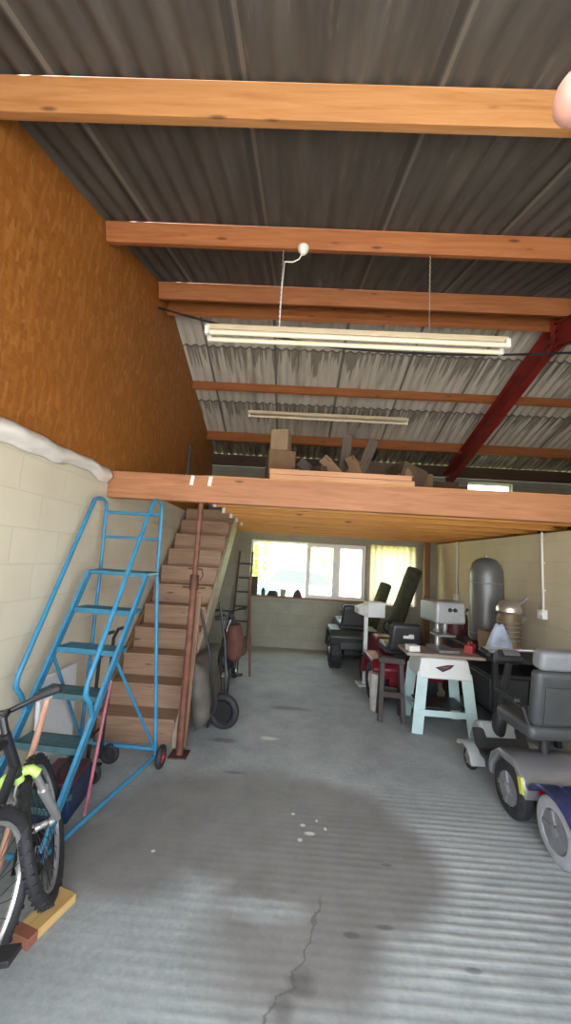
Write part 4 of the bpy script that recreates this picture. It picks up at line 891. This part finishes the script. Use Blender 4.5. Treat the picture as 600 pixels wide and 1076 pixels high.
# ------------------------------------------------------------------ window sill bits
def sill(name, label, cat, mb, x, m):
    o = mb.build(name, m, bevel=.003); o.location = (x, YB + .025, WZ0 + .0265); tag(o, label, cat, 'odds and ends on the window sill')
m_sd = M('sill_brown', (.07, .045, .028), .7)
f = MB(); f.box((0, 0, .17), (.13, .11, .34)); sill('brown_box', 'tall dark brown box at the left end of the back window sill', 'box', f, -.70, m_sd)
f = MB(); f.lathe([(.04, 0), (.042, .09), (.025, .12), (.025, .14)], seg=16); sill('dark_jar', 'dark squat jar on the back window sill beside the brown box', 'jar', f, -.52, M('dark_jar_glass', (.03, .03, .025), .2))
f = MB(); f.box((0, 0, .045), (.22, .09, .09), None, (.6, .7)); sill('tool_bundle', 'low dark bundle of rags on the back window sill', 'rag bundle', f, -.34, M('dark_rag', (.05, .045, .04), .9))
f = MB(); f.lathe([(.045, 0), (.06, .11), (.062, .13)], seg=18); sill('plant_pot', 'pale plant pot in the middle of the back window sill', 'pot', f, -.14, M('pale_pot', (.42, .36, .28), .7))
f = MB(); f.prism([(-.09, -.04, 0), (.09, -.04, 0), (.05, -.04, .10), (0, -.04, .15), (-.06, -.04, .09)], (0, .08, 0)); sill('wood_scrap', 'dark reddish wood scrap on the back window sill next to the casement', 'wood scrap', f, .14, M('dark_red_scrap', (.10, .035, .03), .8))

# ------------------------------------------------------------------ loft junk
DZ = 2.349
m_card = [M('brown_cardboard', (.20, .12, .06), .85, 0, .15), M('dark_cardboard', (.10, .065, .04), .85, 0, .2), M('pale_cardboard', (.30, .21, .12), .85, 0, .12)]
def junk(name, label, cat, x, y, size, rz, m, z=DZ, rx=0., ry=0., group='boxes and scraps on the loft'):
    f = MB(); f.box((0, 0, size[2] / 2), size)
    if 'box' in name or 'carton' in name:
        f.box((0, 0, size[2] + .004), (size[0] * .98, size[1] * .47, .006), None); f.box((0, 0, size[2] * .5), (size[0] + .004, .05, size[2] + .004))
    o = f.build(name, m, bevel=.006); o.location = (x, y, z); o.rotation_euler = (rx, ry, rz); return tag(o, label, cat, group)
m_bp = wood('pink_brown_board', (.36, .16, .075), (.50, .25, .125), (.60, .33, .18))
for k, (x, wd, z) in enumerate(((.40, 1.28, 0), (.385, 1.26, .048))):
    f = MB(); f.box((0, 0, .023), (wd, .12, .046)); o = f.build('loose_board', m_bp, bevel=.003); o.location = (x, 3.372, DZ + z)
    tag(o, ('lower', 'upper')[k] + ' of the two loose boards lying along the top of the loft beam', 'board', 'loose boards on the loft beam')
junk('cardboard_box', 'large brown box on the loft floor, leftmost and under the small carton', 'box', -.20, 4.25, (.30, .28, .50), .2, m_card[0])
junk('small_carton', 'small brown carton balanced on top of the leftmost loft box', 'box', -.20, 4.25, (.20, .20, .24), -.2, m_card[2], DZ + .512)
junk('flat_box', 'low dark box on the loft to the right of the leftmost box', 'box', .16, 4.35, (.30, .30, .34), -.1, m_card[1])
junk('open_carton', 'dark carton tilted on the loft just left of the sloping timber pieces', 'box', .28, 4.05, (.20, .22, .30), .5, m_card[1])
m_scr = [wood('scrap_timber', (.16, .085, .038), (.24, .135, .06), (.34, .21, .10), 'z'), wood('dark_scrap_timber', (.05, .03, .018), (.08, .05, .028), (.12, .075, .042), 'z')]
spec = [(.42, 4.05, .46, .62, -.35, 0), (.62, 3.98, .50, -.80, .1, 0), (.60, 4.20, .70, .35, .2, 1), (.76, 4.05, .48, -.42, -.3, 0), (.50, 4.24, .60, -.95, .25, 1), (.86, 4.02, .44, .95, .0, 0), (.50, 4.34, .74, .08, .3, 1), (1.02, 4.26, .56, -.75, .15, 1)]
words_ = ['pale timber scrap leaning right at the left of the loft pile', 'pale timber scrap leaning left at the front of the loft pile', 'dark long timber scrap leaning right inside the loft pile', 'short pale timber scrap near the middle of the loft pile',
          'dark timber scrap lying low to the left behind the loft pile', 'pale timber scrap leaning right at the right end of the loft pile', 'dark tall timber scrap standing almost upright behind the loft pile', 'dark timber scrap leaning left at the right back of the loft pile']
for (x, y, ln, ry, rx, mi), lb in zip(spec, words_):
    f = MB(); f.box((0, 0, ln / 2), (.11, .035, ln)); o = f.build('timber_scrap', m_scr[mi], bevel=.003)
    low = abs(math.sin(ry)) * .055 + abs(math.sin(rx)) * .02
    o.location = (x, y, DZ + low); o.rotation_euler = (rx * .5, ry, 0); tag(o, lb, 'timber scrap', 'timber scraps on the loft')
junk('tilted_box', 'dark box tipped on edge right of the timber scraps on the loft', 'box', 1.16, 4.15, (.30, .28, .30), .3, m_card[1], DZ + .09, 0, .30)
junk('brown_carton', 'brown carton at the right end of the loft pile', 'box', 1.42, 4.45, (.32, .30, .36), -.2, m_card[0])
junk('square_box', 'square dark box behind the right end of the loft timber pile', 'box', 1.02, 4.62, (.42, .30, .52), .1, m_card[1])
junk('long_box', 'long low dark box lying furthest right on the loft, beyond the brown carton', 'box', 1.86, 4.95, (.40, .30, .40), .05, m_card[1])
f = MB(); f.box((0, 0, .16), (.55, .03, .32)); o = f.build('dark_board', m_card[1], bevel=.003); o.location = (1.85, 4.6, DZ); o.rotation_euler = (-.2, 0, .1); tag(o, 'dark flat panel leaning near the foot of the red rafter on the loft', 'panel', 'boxes and scraps on the loft')
f = MB(); f.cyl((0, 0, 0), (0, .01, .30), .014); o = f.build('short_stub_pipe', m_dk); o.location = (-.99, 3.36, DZ - .004); tag(o, 'short dark stub pipe standing on the loft beam above the stairs', 'pipe')
for x, l in ((-.925, 'left'), (-.765, 'right')):
    f = MB(); f.box((0, 0, 0), (.03, .004, .085)); o = f.build('paper_tag', m_white); o.location = (x, 3.302, 2.295); o.rotation_euler = (0, .12, 0); tag(o, l + ' of two small white tape strips stuck on the loft beam above the rusty prop', 'tape strip', 'white tape strips on the beam')

# ------------------------------------------------------------------ garden outside the back window
m_leaf = [M('fresh_leaves', (.32, .46, .10), .6, 0, .4, 2.), M('yellow_green_leaves', (.50, .54, .12), .6, 0, .35, 2.)]
m_bark = M('tree_bark', (.12, .08, .05), .9, 0, .2)
def tree(label, x, y, h, r, m, seed, n=1500):
    rd = random.Random(seed); t = thing('garden_tree', label, 'tree', (x, y, -.04), (0, 0, 0), 'trees beyond the back window')
    f = MB(); f.tube([(0, 0, 0), (.05, .02, h * .3), (0, 0, h * .6), (.05, 0, h * .85)], [.14, .11, .07, .02], 10)
    for k in range(5):
        a = k * 1.3; f.tube([(0, 0, h * (.3 + .08 * k)), (r * .6 * math.cos(a), r * .6 * math.sin(a), h * (.5 + .08 * k))], [.05, .015], 6)
    f.build('trunk', m_bark, t)
    f = MB()
    for k in range(n):
        d = V((rd.gauss(0, 1), rd.gauss(0, 1), rd.gauss(0, 1))).normalized() * (rd.random() ** .4)
        c = V((d.x * r, d.y * r, h * .55 + d.z * h * .45)); s = rd.uniform(.10, .2); a = V((rd.gauss(0, 1), rd.gauss(0, 1), rd.gauss(0, 1))).normalized(); b = a.orthogonal().normalized()
        f.bm.faces.new([f.bm.verts.new(c + q) for q in (a * s, b * s * .5, -a * s, -b * s * .5)])
    f.build('crown', m, t)
for a in (('small yellow-green tree seen through the left light of the back window', -2.3, 18., 3.8, 1.6, m_leaf[1], 1), ('leafy green tree left of centre beyond the back window', 2.2, 21, 4.2, 2.0, m_leaf[0], 2),
          ('green tree right of the middle casement pane', 6.3, 19, 3.8, 2.0, m_leaf[1], 3), ('broad green tree behind the milky pane', 11., 21, 4.6, 2.4, m_leaf[0], 4), ('far green tree left of the back window view', -4.5, 25, 4.4, 2.3, m_leaf[0], 5)): tree(*a)
t = thing('garden_car', 'light blue parked car seen low through the back window', 'car', (.55, 14.2, -.04), (0, 0, .1))
m_carb = M('light_blue_car_paint', (.20, .42, .68), .25, .2, .05)
f = MB(); f.prism([(-1.9, -.8, .3), (1.9, -.8, .3), (1.95, -.8, .62), (1.1, -.8, .82), (-1.2, -.8, .86), (-1.9, -.8, .75)], (0, 1.6, 0)); f.build('car_body', m_carb, t, .08, 3)
f = MB(); f.prism([(-1.5, -.68, .84), (.95, -.68, .80), (.35, -.62, 1.32), (-1.1, -.62, 1.36)], (0, 1.3, 0)); f.build('cabin_glass', M('car_window', (.05, .06, .07), .08), t, .05, 3)
f = MB(); f.prism([(-1.15, -.63, 1.33), (.38, -.63, 1.29), (.25, -.60, 1.38), (-1.0, -.60, 1.42)], (0, 1.25, 0)); f.build('car_roof', m_carb, t, .02)
for x in (-1.2, 1.2):
    for y in (-.78, .78):
        f = MB(); f.torus((x, y, .30), (0, 1, 0), .22, .08, 24, 8); w_ = f.build('wheel', m_tyre, t); f = MB(); f.lathe([(.17, -.05), (.17, .05)], (x, y, .3), (0, 1, 0), 18); f.build('wheel_hub', m_silver, w_)

# ------------------------------------------------------------------ the hand beside the camera, one fingertip in view
m_skin, t, b = nt('pale_pink_skin')
L(t, ramp(t, noise(t, coord(t), 60, 4), [(.3, (.46, .23, .18)), (.7, (.54, .29, .235))]), b.inputs['Base Color']); b.inputs['Roughness'].default_value = .5
b.inputs['Subsurface Weight'].default_value = .15; b.inputs['Subsurface Radius'].default_value = (.01, .004, .002); b.inputs['Subsurface Scale'].default_value = .3
hv, he, hr = [], [], []
def jv(p, r): hv.append(V(p) + V((-.0100, 0, 0))); hr.append(r); return len(hv) - 1
arm = jv((.300, -.200, 1.610), .033); arm2 = jv((.262, -.115, 1.660), .029); wr = jv((.232, -.045, 1.703), .024); pm = jv((.205, .000, 1.730), .027); pk = jv((.185, .028, 1.745), .024)
he += [(arm, arm2), (arm2, wr), (wr, pm), (pm, pk)]
def chain(root, pts, rs):
    q = root
    for p, r_ in zip(pts, rs): k = jv(p, r_); he.append((q, k)); q = k
chain(pk, [(.158, .054, 1.762), (.118, .079, 1.776), (.093, .084, 1.777), (.0715, .087, 1.7725)], [.0105, .0092, .0082, .0062])
chain(pk, [(.163, .062, 1.742), (.128, .095, 1.752), (.118, .083, 1.729), (.134, .066, 1.724)], [.0105, .0094, .0084, .0064])
chain(pk, [(.172, .062, 1.722), (.143, .090, 1.726), (.134, .078, 1.706), (.149, .062, 1.704)], [.0102, .0090, .0080, .0062])
chain(pm, [(.184, .048, 1.705), (.162, .074, 1.702), (.152, .066, 1.686), (.165, .053, 1.684)], [.0095, .0080, .0070, .0056])
chain(pm, [(.188, -.022, 1.752), (.160, -.006, 1.770), (.136, .012, 1.778)], [.0135, .0105, .0078])
me = bpy.data.meshes.new('hand'); c0 = hv[wr].copy(); me.from_pydata([p - c0 for p in hv], he, [])
ho = bpy.data.objects.new('hand', me); COL.objects.link(ho); ho.location = c0; me.materials.append(m_skin)
bm = bmesh.new(); bm.from_mesh(me); sk_ = bm.verts.layers.skin.verify(); bm.verts.ensure_lookup_table()
for i, r_ in enumerate(hr): bm.verts[i][sk_].radius = (r_, r_); bm.verts[i][sk_].use_root = (i == wr)
bm.to_mesh(me); bm.free()
md = ho.modifiers.new('skin', 'SKIN'); md.use_smooth_shade = True
md = ho.modifiers.new('sub', 'SUBSURF'); md.levels = 2; md.render_levels = 2
tag(ho, "person's bare hand at the top right, only one pale fingertip in view", 'hand')
f = MB(); f.sph((.0720 - c0.x, .0902 - c0.y, 1.7768 - c0.z), (.0034, .0030, .0010), 16, 8, tuple(V((.40, .53, .75)).to_track_quat('Z', 'Y').to_euler())); f.build('fingernail', M('fingernail', (.75, .50, .45), .25, 0, .03), ho)

# ------------------------------------------------------------------ light, sky, camera
w = bpy.data.worlds.new('daylight'); SC.world = w; w.use_nodes = True; t = w.node_tree; t.nodes.clear()
o = t.nodes.new('ShaderNodeOutputWorld'); bg = t.nodes.new('ShaderNodeBackground'); sk = t.nodes.new('ShaderNodeTexSky')
sk.sky_type = 'NISHITA'; sk.sun_disc = False; sk.sun_elevation = math.radians(48); sk.sun_rotation = math.radians(-80); sk.air_density = 1.; sk.dust_density = 3.; sk.ozone_density = 1.
mixn = mixc(t, .55, sk.outputs[0], (6.2, 6.3, 6.3))
L(t, mixn, bg.inputs[0]); bg.inputs[1].default_value = .42; L(t, bg.outputs[0], o.inputs[0])
sun = bpy.data.lights.new('sun', 'SUN'); sun.energy = 13.; sun.angle = math.radians(1.); sun.color = (1, .95, .86)
so = bpy.data.objects.new('sun', sun); COL.objects.link(so); so.rotation_euler = V((.78, -.12, -.85)).to_track_quat('-Z', 'Y').to_euler()
for nm, loc, rot, sx, sy in (('doorway_portal', ((XL + XR) / 2, YF - .22, 1.5), (-PI / 2, 0, 0), XR - XL, 3.0),):
    pl = bpy.data.lights.new(nm, 'AREA'); pl.shape = 'RECTANGLE'; pl.size = sx; pl.size_y = sy
    try: pl.cycles.is_portal = True
    except Exception: pass
    po = bpy.data.objects.new(nm, pl); COL.objects.link(po); po.location = loc; po.rotation_euler = (PI / 2, 0, 0)
cam = bpy.data.cameras.new('camera'); co = bpy.data.objects.new('camera', cam); COL.objects.link(co); SC.camera = co
cam.sensor_fit = 'VERTICAL'; cam.sensor_height = 36.; cam.sensor_width = 24.; cam.lens = 400 / 1076 * 36; cam.clip_start = .01; cam.clip_end = 300
yaw, pit, rol = math.radians(1.41458), math.radians(7.05404), math.radians(3.4)
fw = V((-math.sin(yaw) * math.cos(pit), math.cos(yaw) * math.cos(pit), math.sin(pit))); r0 = V((math.cos(yaw), math.sin(yaw), 0)); u0 = r0.cross(fw)
rt = r0 * math.cos(rol) + u0 * math.sin(rol); up = rt.cross(fw)
co.matrix_world = Matrix.Translation((0, 0, 1.65)) @ Matrix((rt, up, -fw)).transposed().to_4x4()
vs = SC.view_settings; vs.view_transform = 'Standard'; vs.look = 'None'; vs.gamma = 1.; vs.use_curve_mapping = False; vs.exposure = 1.87
